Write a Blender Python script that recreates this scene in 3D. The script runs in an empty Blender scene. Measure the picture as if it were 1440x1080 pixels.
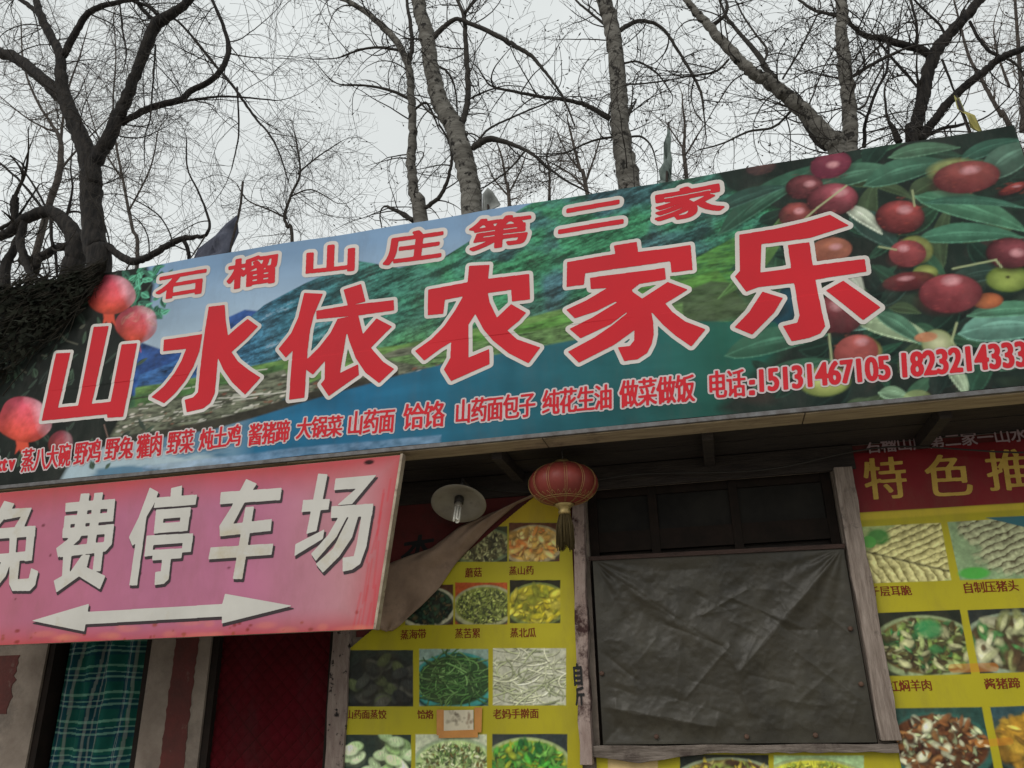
import bpy, math, random
import numpy as np
from mathutils import Vector, Matrix
random.seed(7); RNG = np.random.default_rng(7)
SC = bpy.context.scene
COL = SC.collection

# ------------------------------------------------------------------ camera
FPX = 1116.0
def _ray(u, v):
    a = np.array([u-720.0, -(v-540.0), -FPX]); return a/np.linalg.norm(a)
_Z = _ray(660, -2260)                       # zenith vanishing point
_X = -_ray(-4185, 1090); _X = _X-_Z*_X.dot(_Z); _X /= np.linalg.norm(_X)   # direction of the facade
_Y = np.cross(_Z, _X)
ROT = np.array([_X, _Y, _Z]); CAMP = np.array([0, -5.6, 1.6])
cd = bpy.data.cameras.new('camera'); cam = bpy.data.objects.new('camera', cd); COL.objects.link(cam)
cd.sensor_width = 36; cd.lens = FPX/1440*36; cd.clip_start = 0.05; cd.clip_end = 2000
cam.matrix_world = Matrix.Translation(Vector(CAMP)) @ Matrix(ROT.tolist()).to_4x4()
SC.camera = cam

# ------------------------------------------------------------------ light
SUN_EL, SUN_AZ = math.radians(38), math.radians(200)      # soft sun high behind the photographer's left shoulder
w = bpy.data.worlds.new('World'); SC.world = w; w.use_nodes = True
nt = w.node_tree; nt.nodes.clear()
sky = nt.nodes.new('ShaderNodeTexSky'); sky.sky_type = 'NISHITA'; sky.sun_disc = False
sky.sun_elevation = SUN_EL; sky.sun_rotation = SUN_AZ; sky.air_density = 1.2; sky.dust_density = 5; sky.ozone_density = 1
hs = nt.nodes.new('ShaderNodeHueSaturation'); hs.inputs['Saturation'].default_value = 0.2
mx = nt.nodes.new('ShaderNodeMix'); mx.data_type = 'RGBA'; mx.inputs[0].default_value = 0.8
mx.inputs[7].default_value = (7.35, 7.7, 7.6, 1)          # even overcast veil
bg = nt.nodes.new('ShaderNodeBackground'); bg.inputs[1].default_value = 0.118
out = nt.nodes.new('ShaderNodeOutputWorld')
nt.links.new(sky.outputs[0], hs.inputs['Color']); nt.links.new(hs.outputs[0], mx.inputs[6])
ctc = nt.nodes.new('ShaderNodeTexCoord'); cn = nt.nodes.new('ShaderNodeTexNoise'); cn.inputs['Scale'].default_value = 2.6; cn.inputs['Detail'].default_value = 5
cr = nt.nodes.new('ShaderNodeMapRange'); cr.inputs[1].default_value = 0.3; cr.inputs[2].default_value = 0.7; cr.inputs[3].default_value = 0.90; cr.inputs[4].default_value = 1.10
cm = nt.nodes.new('ShaderNodeVectorMath'); cm.operation = 'SCALE'; nt.links.new(ctc.outputs['Generated'], cn.inputs['Vector']); nt.links.new(cn.outputs[0], cr.inputs[0])
nt.links.new(mx.outputs[2], cm.inputs[0]); nt.links.new(cr.outputs[0], cm.inputs['Scale']); nt.links.new(cm.outputs[0], bg.inputs[0]); nt.links.new(bg.outputs[0], out.inputs[0])
sl = bpy.data.lights.new('sun', 'SUN'); sl.energy = 0.8; sl.angle = math.radians(25); sl.color = (1, 0.96, 0.9)
so = bpy.data.objects.new('sun', sl); COL.objects.link(so)
sdir = Vector((math.sin(SUN_AZ)*math.cos(SUN_EL), math.cos(SUN_AZ)*math.cos(SUN_EL), math.sin(SUN_EL)))
so.rotation_euler = sdir.to_track_quat('Z', 'Y').to_euler(); so.location = sdir*40
SC.view_settings.view_transform = 'Standard'; SC.view_settings.look = 'None'
SC.view_settings.exposure = 0.06; SC.view_settings.gamma = 1
SC.cycles.max_bounces = 6

# ------------------------------------------------------------------ helpers
def P(u, v, y=0.0):
    """photo point -> world point on the upright plane at depth y"""
    d = ROT@_ray(u, v); return CAMP+d*((y-CAMP[1])/d[1])
def pl(pts, y):
    return [tuple(P(u, v, y)[[0, 2]]) for u, v in pts]
def lin(c):
    c = np.asarray(c, float)/255.0
    return np.where(c <= 0.04045, c/12.92, ((c+0.055)/1.055)**2.4)

def link(o, parent=None):
    COL.objects.link(o)
    if parent: o.parent = parent
    return o
def tag(o, label=None, cat=None, group=None, kind=None):
    if label: o['label'] = label
    if cat: o['category'] = cat
    if group: o['group'] = group
    if kind: o['kind'] = kind
    return o
def empty(name, loc, label, cat, group=None):
    o = bpy.data.objects.new(name, None); o.location = loc; o.empty_display_size = 0.1
    link(o); tag(o, label, cat, group); bpy.context.view_layer.update()
    return o
class MB:
    """collects vertices and faces in world space, builds ONE mesh object"""
    def __init__(s): s.v = []; s.f = []; s.sm = []
    def add(s, vs, fs, smooth=False):
        n = len(s.v); s.v += [tuple(map(float, p)) for p in vs]
        s.f += [tuple(i+n for i in f) for f in fs]; s.sm += [smooth]*len(fs)
    def box(s, x0, x1, y0, y1, z0, z1):
        s.hexa([(x0, y0, z0), (x1, y0, z0), (x1, y1, z0), (x0, y1, z0), (x0, y0, z1), (x1, y0, z1), (x1, y1, z1), (x0, y1, z1)])
    def hexa(s, vs):
        s.add(vs, [(0, 3, 2, 1), (4, 5, 6, 7), (0, 1, 5, 4), (1, 2, 6, 5), (2, 3, 7, 6), (3, 0, 4, 7)])
    def tube(s, pts, rad, n=8, cap=True):
        pts = [Vector(p) for p in pts]; m = len(pts)
        if m < 2: return
        rads = rad if hasattr(rad, '__len__') else [rad]*m
        ref = Vector((0.31, 0.87, 0.38)); vs = []; up = None
        for i, p in enumerate(pts):
            t = (pts[min(i+1, m-1)]-pts[max(i-1, 0)])
            if t.length < 1e-9: t = Vector((0, 0, 1))
            t.normalize()
            a = (up if up else ref); a = a-t*a.dot(t)
            if a.length < 1e-4: a = t.orthogonal()
            a.normalize(); up = a; b = t.cross(a)
            for k in range(n):
                q = 2*math.pi*k/n
                vs.append(p+a*(rads[i]*math.cos(q))+b*(rads[i]*math.sin(q)))
        fs = [(i*n+k, i*n+(k+1) % n, (i+1)*n+(k+1) % n, (i+1)*n+k) for i in range(m-1) for k in range(n)]
        if cap: fs += [tuple(range(n-1, -1, -1)), tuple((m-1)*n+k for k in range(n))]
        s.add(vs, fs, True)
    def lathe(s, prof, c, axis=(0, 0, 1), n=32):
        """prof = [(r, h)], revolved about axis through c"""
        ax = Vector(axis).normalized(); a = ax.orthogonal().normalized(); b = ax.cross(a); c = Vector(c); vs = []
        for r, h in prof:
            for k in range(n):
                q = 2*math.pi*k/n; vs.append(c+ax*h+a*(r*math.cos(q))+b*(r*math.sin(q)))
        s.add(vs, [(i*n+k, i*n+(k+1) % n, (i+1)*n+(k+1) % n, (i+1)*n+k) for i in range(len(prof)-1) for k in range(n)], True)
    def prism(s, pts, y0, y1):
        """polygon (x,z) between depths y0 (front) and y1"""
        n = len(pts); vs = [(x, y0, z) for x, z in pts]+[(x, y1, z) for x, z in pts]
        s.add(vs, [tuple(range(n)), tuple(range(2*n-1, n-1, -1))]+[(i, i+n, (i+1) % n+n, (i+1) % n) for i in range(n)])
    def build(s, name, mat, parent=None):
        me = bpy.data.meshes.new(name); me.from_pydata(s.v, [], s.f)
        me.polygons.foreach_set('use_smooth', s.sm); me.materials.append(mat); me.update()
        o = bpy.data.objects.new(name, me); link(o, parent)
        if parent: o.matrix_parent_inverse = parent.matrix_world.inverted()
        return o
def bevel(o, wdt=0.004, seg=2):
    m = o.modifiers.new('bevel', 'BEVEL'); m.width = wdt; m.segments = seg; m.limit_method = 'ANGLE'; return o

# ------------------------------------------------------------------ materials
def mat(name, col, rough=0.7, col2=None, scale=4, stretch=(1, 1, 1), bump=0.0, bscale=None, metal=0.0, spec=0.3, dirt=None, contrast=(0.35, 0.65), detail=6):
    m = bpy.data.materials.new(name); m.use_nodes = True; n = m.node_tree.nodes; L = m.node_tree.links
    b = n['Principled BSDF']; b.inputs['Roughness'].default_value = rough; b.inputs['Metallic'].default_value = metal
    b.inputs['Specular IOR Level'].default_value = spec
    b.inputs['Base Color'].default_value = (*col, 1)
    tc = n.new('ShaderNodeTexCoord'); mp = n.new('ShaderNodeMapping'); mp.inputs['Scale'].default_value = stretch
    L.new(tc.outputs['Object'], mp.inputs[0])
    cur = None
    if col2 is not None:
        t = n.new('ShaderNodeTexNoise'); t.inputs['Scale'].default_value = scale; t.inputs['Detail'].default_value = detail; t.inputs['Roughness'].default_value = 0.65
        L.new(mp.outputs[0], t.inputs['Vector'])
        r = n.new('ShaderNodeValToRGB'); r.color_ramp.elements[0].position, r.color_ramp.elements[1].position = contrast
        r.color_ramp.elements[0].color = (*col, 1); r.color_ramp.elements[1].color = (*col2, 1)
        L.new(t.outputs[0], r.inputs[0]); cur = r.outputs[0]
    if dirt is not None:
        dc, ds, d0, d1 = dirt
        t = n.new('ShaderNodeTexNoise'); t.inputs['Scale'].default_value = ds; t.inputs['Detail'].default_value = 8; t.inputs['Roughness'].default_value = 0.7
        L.new(tc.outputs['Object'], t.inputs['Vector'])
        r = n.new('ShaderNodeMapRange'); r.inputs[1].default_value = d0; r.inputs[2].default_value = d1
        L.new(t.outputs[0], r.inputs[0])
        x = n.new('ShaderNodeMix'); x.data_type = 'RGBA'; x.inputs[7].default_value = (*dc, 1)
        if cur: L.new(cur, x.inputs[6])
        else: x.inputs[6].default_value = (*col, 1)
        L.new(r.outputs[0], x.inputs[0]); cur = x.outputs[2]
    if cur: L.new(cur, b.inputs['Base Color'])
    if bump:
        t = n.new('ShaderNodeTexNoise'); t.inputs['Scale'].default_value = bscale or scale*3; t.inputs['Detail'].default_value = 6
        L.new(mp.outputs[0], t.inputs['Vector'])
        bp = n.new('ShaderNodeBump'); bp.inputs['Strength'].default_value = bump; bp.inputs['Distance'].default_value = 0.02
        L.new(t.outputs[0], bp.inputs['Height']); L.new(bp.outputs[0], b.inputs['Normal'])
    return m
def print_mat(name, rough=0.6, spec=0.14, dirt=(0.10, 0.09, 0.08), amount=0.35, bump=0.12):
    """a printed surface: colours from the mesh, faint dirt and a slightly uneven sheet"""
    m = bpy.data.materials.new(name); m.use_nodes = True; n = m.node_tree.nodes; L = m.node_tree.links
    b = n['Principled BSDF']; b.inputs['Roughness'].default_value = rough; b.inputs['Specular IOR Level'].default_value = spec
    a = n.new('ShaderNodeAttribute'); a.attribute_name = 'Col'
    tc = n.new('ShaderNodeTexCoord')
    t = n.new('ShaderNodeTexNoise'); t.inputs['Scale'].default_value = 2.3; t.inputs['Detail'].default_value = 9; t.inputs['Roughness'].default_value = 0.75
    mp = n.new('ShaderNodeMapping'); mp.inputs['Scale'].default_value = (1.6, 1, 0.6); L.new(tc.outputs['Object'], mp.inputs[0]); L.new(mp.outputs[0], t.inputs['Vector'])
    r = n.new('ShaderNodeMapRange'); r.inputs[1].default_value = 0.48; r.inputs[2].default_value = 0.8; r.inputs[4].default_value = amount
    L.new(t.outputs[0], r.inputs[0])
    x = n.new('ShaderNodeMix'); x.data_type = 'RGBA'; x.inputs[7].default_value = (*dirt, 1)
    L.new(a.outputs['Color'], x.inputs[6]); L.new(r.outputs[0], x.inputs[0]); L.new(x.outputs[2], b.inputs['Base Color'])
    t2 = n.new('ShaderNodeTexNoise'); t2.inputs['Scale'].default_value = 1.8; t2.inputs['Detail'].default_value = 3; L.new(tc.outputs['Object'], t2.inputs['Vector'])
    bp = n.new('ShaderNodeBump'); bp.inputs['Strength'].default_value = bump; bp.inputs['Distance'].default_value = 0.1
    L.new(t2.outputs[0], bp.inputs['Height']); L.new(bp.outputs[0], b.inputs['Normal'])
    return m

# ------------------------------------------------------------------ lettering: raster -> dilate -> contour sheet
_gl = {}
def glyph(ch):
    if ch not in _gl:
        c = bpy.data.curves.new('t', 'FONT'); c.body = ch; c.resolution_u = 4
        o = bpy.data.objects.new('t', c); COL.objects.link(o)
        me = o.to_mesh(); vs = np.array([v.co[:2] for v in me.vertices]); fs = [list(p.vertices) for p in me.polygons]
        o.to_mesh_clear(); bpy.data.objects.remove(o); bpy.data.curves.remove(c)
        _gl[ch] = (vs, fs)
    return _gl[ch]
def glyph_polys(ch, BL, BR, TL, bbox=None):
    """glyph mapped so that bbox (x0,z0,x1,z1 in em; None = its own box) lands on the quad BL, BR, TL (plane points)"""
    vs, fs = glyph(ch); BL, BR, TL = map(np.array, (BL, BR, TL))
    x0, z0, x1, z1 = bbox or (*vs.min(0), *vs.max(0))
    q = BL+((vs[:, :1]-x0)/(x1-x0))*(BR-BL)+((vs[:, 1:]-z0)/(z1-z0))*(TL-BL)
    return [q[f] for f in fs]
def text_polys(s, BL, BR, TL, em=(0.02, -0.08, 0.98, 0.845)):
    BL, BR, TL = map(np.array, (BL, BR, TL)); n = len(s); o = []
    for i, ch in enumerate(s):
        if ch == ' ': continue
        a = BL+(BR-BL)*(i/n); b = BL+(BR-BL)*((i+1)/n)
        o += glyph_polys(ch, a, b, a+(TL-BL), em)
    return o
class Mask:
    def __init__(s, x0, x1, z0, z1, h=0.002):
        s.x0, s.z0, s.h = x0, z0, h; s.nx, s.nz = int((x1-x0)/h)+1, int((z1-z0)/h)+1; s.m = np.zeros((s.nz, s.nx), bool)
    def poly(s, p):
        p = np.asarray(p, float); h = s.h
        i0, j0 = np.floor((p.min(0)-(s.x0, s.z0))/h).astype(int)-1; i1, j1 = np.ceil((p.max(0)-(s.x0, s.z0))/h).astype(int)+1
        i0, j0, i1, j1 = max(i0, 0), max(j0, 0), min(i1, s.nx), min(j1, s.nz)
        if i1 <= i0 or j1 <= j0: return
        X = s.x0+(np.arange(i0, i1)+0.5)*h; Z = (s.z0+(np.arange(j0, j1)+0.5)*h)[:, None]
        ins = np.zeros((j1-j0, i1-i0), bool); q = np.roll(p, -1, 0)
        for (xa, za), (xb, zb) in zip(p, q):
            if za == zb: continue
            c = (za > Z) != (zb > Z); xi = xa+(Z-za)*(xb-xa)/(zb-za); ins ^= c & (X[None, :] < xi)
        s.m[j0:j1, i0:i1] |= ins
    def dilated(s, rx, rz=None):
        rz = rz or rx; a, b = rx/s.h, rz/s.h; o = np.zeros_like(s.m); J = int(b)
        cs = np.cumsum(np.pad(s.m, ((0, 0), (1, 0))).astype(np.int32), 1)
        for dj in range(-J, J+1):
            wd = int(round(a*math.sqrt(max(0, 1-(dj/b)**2)))); i = np.arange(s.nx)
            hi = np.minimum(i+wd+1, s.nx); lo = np.maximum(i-wd, 0); r = (cs[:, hi]-cs[:, lo]) > 0
            if dj >= 0: o[dj:] |= r[:s.nz-dj]
            else: o[:dj] |= r[-dj:]
        k = Mask.__new__(Mask); k.x0, k.z0, k.h, k.nx, k.nz, k.m = s.x0, s.z0, s.h, s.nx, s.nz, o; return k
    def sheet(s, mb, y, ds=2, fn=None, dx=0, dz=0):
        """contour the mask into a flat sheet at depth y (fn(x,z) adds depth)"""
        F = s.m.astype(float)
        nz, nx = (s.nz//ds)*ds, (s.nx//ds)*ds; F = F[:nz, :nx].reshape(nz//ds, ds, nx//ds, ds).mean((1, 3))
        F = np.pad(F, 2); G = F.copy()
        G[1:-1, 1:-1] = (4*F[1:-1, 1:-1]+F[:-2, 1:-1]+F[2:, 1:-1]+F[1:-1, :-2]+F[1:-1, 2:])/8; F = G
        H = s.h*ds; ox = s.x0+H/2-2*H+dx; oz = s.z0+H/2-2*H+dz; I = F > 0.5
        S = I[:-1, :-1].astype(int)+I[:-1, 1:]+I[1:, :-1]+I[1:, 1:]
        V = []; Fc = []
        def put(ps):
            n = len(V); V.extend(ps); Fc.append(tuple(range(n, n+len(ps))))
        for j in range(S.shape[0]):
            row = S[j]; nzr = np.flatnonzero(row)
            if not len(nzr): continue
            full = row == 4; d = np.diff(np.concatenate(([0], full.astype(int), [0])))
            for a, b in zip(np.flatnonzero(d == 1), np.flatnonzero(d == -1)):
                st = a
                while st < b:
                    en = min(b, st+12) if fn else b
                    put([(ox+st*H, oz+j*H), (ox+en*H, oz+j*H), (ox+en*H, oz+(j+1)*H), (ox+st*H, oz+(j+1)*H)]); st = en
            for i in nzr[row[nzr] < 4]:
                cs = ((i, j), (i+1, j), (i+1, j+1), (i, j+1)); ps = []
                for k in range(4):
                    (ia, ja), (ib, jb) = cs[k], cs[(k+1) % 4]; fa, fb = F[ja, ia], F[jb, ib]
                    if fa > 0.5: ps.append((ox+ia*H, oz+ja*H))
                    if (fa > 0.5) != (fb > 0.5):
                        t = (0.5-fa)/(fb-fa); ps.append((ox+(ia+t*(ib-ia))*H, oz+(ja+t*(jb-ja))*H))
                if len(ps) > 2: put(ps)
        n = len(mb.v)
        mb.v += [(x, y+(fn(x, z) if fn else 0.0), z) for x, z in V]; mb.f += [tuple(i+n for i in f) for f in Fc]; mb.sm += [False]*len(Fc)
def letters(polys, y, name_mat, pad=0.06, h=0.002, fn=None, ds=2, layers=()):
    """layers: list of (name, material, parent, bold rx, rz, depth offset, dx, dz)"""
    a = np.concatenate(polys); (x0, z0), (x1, z1) = a.min(0)-pad, a.max(0)+pad
    m = Mask(x0, x1, z0, z1, h)
    for p in polys: m.poly(p)
    r = []
    for nm, mt, par, rx, rz, off, dx, dz in layers:
        mb = MB(); (m.dilated(rx, rz) if rx else m).sheet(mb, y+off, ds, fn, dx, dz); r.append(mb.build(nm, mt, par))
    return r

# ------------------------------------------------------------------ printed pictures (mesh colours)
def vnoise(shape, cell, seed=0, octs=4, aspect=1.0, pers=0.55):
    g = np.random.default_rng(seed); nz, nx = shape; o = np.zeros(shape); am = 1; tot = 0
    for k in range(octs):
        cz, cx = max(cell/aspect/2**k, 1.0), max(cell/2**k, 1.0)
        gz, gx = int(nz/cz)+3, int(nx/cx)+3; T = g.random((gz, gx))
        z = np.arange(nz)/cz; x = np.arange(nx)/cx; iz, ix = z.astype(int), x.astype(int)
        fz, fx = (z-iz)[:, None], (x-ix)[None, :]; fz = fz*fz*(3-2*fz); fx = fx*fx*(3-2*fx)
        A = T[iz][:, ix]; B = T[iz][:, ix+1]; C2 = T[iz+1][:, ix]; D = T[iz+1][:, ix+1]
        o += am*((A*(1-fx)+B*fx)*(1-fz)+(C2*(1-fx)+D*fx)*fz); tot += am; am *= pers
    return o/tot
class Canvas:
    def __init__(s, x0, x1, z0, z1, h, y, gain=1.0, base=(128, 128, 128)):
        s.x0, s.z0, s.h, s.y, s.gain = x0, z0, h, y, gain
        s.nx, s.nz = int(round((x1-x0)/h))+1, int(round((z1-z0)/h))+1
        s.c = np.ones((s.nz, s.nx, 3))*lin(base)
        s.X = x0+np.arange(s.nx)*h; s.Z = z0+np.arange(s.nz)*h
    def sub(s, x0, x1, z0, z1):
        i0, i1 = max(0, int((x0-s.x0)/s.h)-1), min(s.nx, int((x1-s.x0)/s.h)+3); j0, j1 = max(0, int((z0-s.z0)/s.h)-1), min(s.nz, int((z1-s.z0)/s.h)+3)
        return (slice(j0, j1), slice(i0, i1)) if i1 > i0 and j1 > j0 else None
    def blend(s, sl, col, a):
        a = np.clip(a, 0, 1)[..., None]; s.c[sl] = s.c[sl]*(1-a)+col*a
    def inside(s, pts, soft=1.0, pad=0):
        """soft coverage of a polygon: returns slice, alpha, X, Z"""
        p = np.asarray(pts, float); e = soft*s.h*2+pad
        sl = s.sub(p[:, 0].min()-e, p[:, 0].max()+e, p[:, 1].min()-e, p[:, 1].max()+e)
        if sl is None: return None
        X = s.X[sl[1]][None, :]; Z = s.Z[sl[0]][:, None]; ins = np.zeros((Z.shape[0], X.shape[1]), bool); dist = np.full(ins.shape, 1e9)
        for (xa, za), (xb, zb) in zip(p, np.roll(p, -1, 0)):
            if za != zb: ins ^= ((za > Z) != (zb > Z)) & (X < xa+(Z-za)*(xb-xa)/(zb-za))
            dx, dz = xb-xa, zb-za; l2 = dx*dx+dz*dz+1e-12; t = np.clip(((X-xa)*dx+(Z-za)*dz)/l2, 0, 1)
            dist = np.minimum(dist, np.hypot(X-xa-t*dx, Z-za-t*dz))
        sd = np.where(ins, dist, -dist)/(soft*s.h); return sl, np.clip(sd+0.5, 0, 1), X, Z
    def poly(s, pts, col, a=1.0, soft=1.0, px=True, noise=0, seed=1, cell=12):
        r = s.inside(pl(pts, s.y) if px else pts, soft)
        if r is None: return
        sl, al, X, Z = r; c = lin(col)*s.gain
        if noise: c = c*(1+noise*2*(vnoise(al.shape, cell, seed)-0.5))[..., None]
        s.blend(sl, c, al*a)
    def ell(s, cx, cz, rx, rz, col, rot=0, a=1.0, soft=0.15, col2=None, light=None):
        R = max(rx, rz)*1.2+s.h*2; sl = s.sub(cx-R, cx+R, cz-R, cz+R)
        if sl is None: return
        X = s.X[sl[1]][None, :]-cx; Z = s.Z[sl[0]][:, None]-cz; cr, sr = math.cos(rot), math.sin(rot)
        x = (X*cr+Z*sr)/rx; z = (-X*sr+Z*cr)/rz; d = np.hypot(x, z); c = lin(col)*s.gain
        sf = max(soft, s.h/min(rx, rz)); al = np.clip((1-d)/sf+0.5, 0, 1)*a
        c = np.broadcast_to(c, d.shape+(3,)).copy()
        if col2 is not None:
            t = np.clip(d, 0, 1)[..., None]**1.7; c = c*(1-t)+lin(col2)*s.gain*t
        if light is not None:
            lx, lz, lr, lc = light; g = np.exp(-(((x-lx)**2+(z-lz)**2)/lr**2))[..., None]; c = c*(1-g)+lin(lc)*s.gain*g
        s.blend(sl, c, al)
    def pell(s, u, v, ru, rv, col, **k):
        c = P(u, v, s.y); sc = np.linalg.norm(P(u+1, v, s.y)-P(u-1, v, s.y))/2; s.ell(c[0], c[2], ru*sc, rv*sc, col, **k)
    def line(s, pts, wdt, col, a=1.0, px=True):
        p = np.array(pl(pts, s.y) if px else pts); n = len(p); wd = np.broadcast_to(np.asarray(wdt, float), (n,))
        for i in range(n-1):
            (xa, za), (xb, zb) = p[i], p[i+1]; e = max(wd[i], wd[i+1])+2*s.h
            sl = s.sub(min(xa, xb)-e, max(xa, xb)+e, min(za, zb)-e, max(za, zb)+e)
            if sl is None: continue
            X = s.X[sl[1]][None, :]; Z = s.Z[sl[0]][:, None]; dx, dz = xb-xa, zb-za; t = np.clip(((X-xa)*dx+(Z-za)*dz)/(dx*dx+dz*dz+1e-12), 0, 1)
            d = np.hypot(X-xa-t*dx, Z-za-t*dz); r = (wd[i]+(wd[i+1]-wd[i])*t)/2
            s.blend(sl, lin(col)*s.gain, np.clip((r-d)/s.h+0.5, 0, min(1, max(wd[i]/s.h, 0.3)))*a)
    def leaf(s, u0, v0, u1, v1, wpx, col, vein=None, bend=0.15, edge=None):
        a = np.array(P(u0, v0, s.y)[[0, 2]]); b = np.array(P(u1, v1, s.y)[[0, 2]]); sc = np.linalg.norm(P(u0+1, v0, s.y)-P(u0-1, v0, s.y))/2
        d = b-a; L = np.linalg.norm(d); nrm = np.array([-d[1], d[0]])/L; up, dn = [], []
        mid = []
        for k in range(13):
            t = k/12; h = wpx*sc*0.5*math.sin(math.pi*t**0.8)**0.85; q = a+d*t+nrm*bend*L*4*t*(1-t)*0.25; mid.append(q); up.append(q+nrm*h); dn.append(q-nrm*h)
        r = s.inside(up+dn[::-1], 1.2)
        if r is None: return
        sl, al, X, Z = r; sd = ((X-a[0])*nrm[0]+(Z-a[1])*nrm[1])/(wpx*sc*0.5)
        n = vnoise(al.shape, 16, int(u0+v0)) if min(al.shape) > 1 else 0.5
        c = (lin(col)*s.gain)*(0.85+0.35*np.clip(sd, -1, 1)[..., None]*(1 if v1 < v0+400 else -1)+0.5*(np.asarray(n)[..., None]-0.5))
        s.blend(sl, np.clip(c, 0.002, 1), al)
        ec = edge or tuple(min(255, int(k*1.35+20)) for k in col)
        s.line(dn, 0.010, ec, 0.45, px=False)
        s.line(mid, [0.011]*12+[0.004], vein or ec, 0.55, px=False)
    def mesh(s, name, m, parent=None, fn=None, keep=None, y=None):
        y = s.y if y is None else y
        XX, ZZ = np.meshgrid(s.X, s.Z); YY = np.full(XX.shape, y, float)
        if fn is not None: YY = YY+fn(XX, ZZ)
        V = np.stack([XX, YY, ZZ], -1).reshape(-1, 3); idx = np.arange(s.nx*s.nz).reshape(s.nz, s.nx)
        q = np.stack([idx[:-1, :-1], idx[:-1, 1:], idx[1:, 1:], idx[1:, :-1]], -1).reshape(-1, 4)
        if keep is not None:
            cx = (XX[:-1, :-1]+s.h/2).ravel(); cz = (ZZ[:-1, :-1]+s.h/2).ravel(); q = q[keep(cx, cz)]
        me = bpy.data.meshes.new(name); me.vertices.add(len(V)); me.vertices.foreach_set('co', V.ravel())
        me.loops.add(q.size); me.loops.foreach_set('vertex_index', q.ravel().astype(np.int32)); me.polygons.add(len(q))
        me.polygons.foreach_set('loop_start', np.arange(0, q.size, 4, dtype=np.int32)); me.polygons.foreach_set('use_smooth', np.ones(len(q), bool))
        me.update(calc_edges=True)
        at = me.color_attributes.new('Col', 'FLOAT_COLOR', 'POINT')
        at.data.foreach_set('color', np.concatenate([np.clip(s.c, 0.003, 0.85), np.ones((s.nz, s.nx, 1))], -1).astype(np.float32).ravel())
        me.materials.append(m); o = bpy.data.objects.new(name, me); link(o, parent)
        if parent: o.matrix_parent_inverse = parent.matrix_world.inverted()
        return o
#PART2
# ------------------------------------------------------------------ setting: ground
YS = -0.90                                   # plane of the big shop sign
M_ground = mat('packed_earth', (0.24, 0.22, 0.19), 0.95, (0.36, 0.33, 0.29), scale=1.5, bump=0.5, bscale=20)
mb = MB(); mb.add([(-400, -400, 0), (400, -400, 0), (400, 600, 0), (-400, 600, 0)], [(0, 1, 2, 3)])
tag(mb.build('ground', M_ground), kind='structure')

# ------------------------------------------------------------------ building
M_plaster = mat('old_cream_plaster', (0.26, 0.215, 0.175), 0.9, (0.16, 0.125, 0.10), scale=3, bump=0.35, bscale=30, dirt=((0.085, 0.07, 0.06), 2.2, 0.52, 0.72))
M_maroon = mat('faded_maroon_paint', (0.10, 0.022, 0.018), 0.8, (0.062, 0.02, 0.016), scale=5, bump=0.2, bscale=40, dirt=((0.16, 0.12, 0.1), 6, 0.60, 0.78))
M_redwall = mat('red_painted_plaster', (0.13, 0.022, 0.02), 0.85, (0.085, 0.017, 0.015), scale=4, bump=0.2, bscale=30, dirt=((0.05, 0.03, 0.025), 2.5, 0.5, 0.75))
M_timber = mat('weathered_timber', (0.33, 0.27, 0.23), 0.85, (0.17, 0.13, 0.105), scale=5, stretch=(9, 9, 0.8), bump=0.7, bscale=14, dirt=((0.05, 0.035, 0.03), 7, 0.6, 0.75))
M_plank = mat('eave_plank_wood', (0.42, 0.33, 0.22), 0.85, (0.25, 0.19, 0.125), scale=4, stretch=(1, 8, 8), bump=0.5, bscale=12, dirt=((0.05, 0.04, 0.03), 3, 0.55, 0.75))
M_dark = mat('dark_wood_and_shade', (0.045, 0.036, 0.03), 0.9, (0.025, 0.02, 0.018), scale=5, stretch=(1, 6, 6), bump=0.4)  # very dark tone puts the shade under the eave into the wood; poles share it
M_roof = mat('grey_fibre_cement', (0.22, 0.22, 0.21), 0.9, (0.13, 0.13, 0.125), scale=3)
M_glass = mat('dusty_dark_glass', (0.010, 0.009, 0.008), 0.6, (0.020, 0.018, 0.015), scale=3, spec=0.1)
M_frame = mat('dark_brown_window_paint', (0.014, 0.011, 0.009), 0.8, (0.022, 0.015, 0.012), scale=8, spec=0.1)
M_inside = mat('dark_interior', (0.03, 0.028, 0.025), 0.95)

bld = empty('restaurant_building', (0, 0, 0), 'low plastered roadside restaurant with doorways, timber posts and a boarded eave', 'building')
X1a, X1b, X2a, X2b, XWa, XWb = -5.264, -4.297, -3.775, -2.735, -0.835, 0.845
ZW0, ZW1, ZT = 1.315, 3.01, 3.20
wb = MB()
for x0, x1, z0, z1 in ((-8.5, X1a, 0, ZT), (X1a, X1b, 2.32, ZT), (X1b, X2a, 0, ZT), (X2a, X2b, 2.32, ZT),
                       (X2b, XWa, 0, ZT), (XWa, XWb, 0, ZW0), (XWa, XWb, ZW1, ZT), (XWb, 7, 0, ZT)):
    wb.box(x0, x1, 0.0, 0.22, z0, z1)
wb.box(-8.5, -8.3, 0.22, 3.4, 0, ZT); wb.box(6.8, 7.0, 0.22, 3.4, 0, ZT); wb.box(-8.3, 6.8, 3.2, 3.4, 0, ZT)
wb.build('wall', M_plaster, bld)
wb = MB(); wb.box(-8.3, 6.8, 0.9, 0.94, 0.0, ZT); wb.build('inner_partition', M_inside, bld)
wb = MB(); wb.box(X2b+0.16, XWa-0.06, -0.012, -0.001, 2.05, 3.16); wb.build('red_wall_panel', M_redwall, bld)
wb = MB(); wb.box(XWb+0.11, 4.2, -0.012, -0.001, 2.62, 3.16); wb.build('red_wall_panel', M_redwall, bld)
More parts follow.
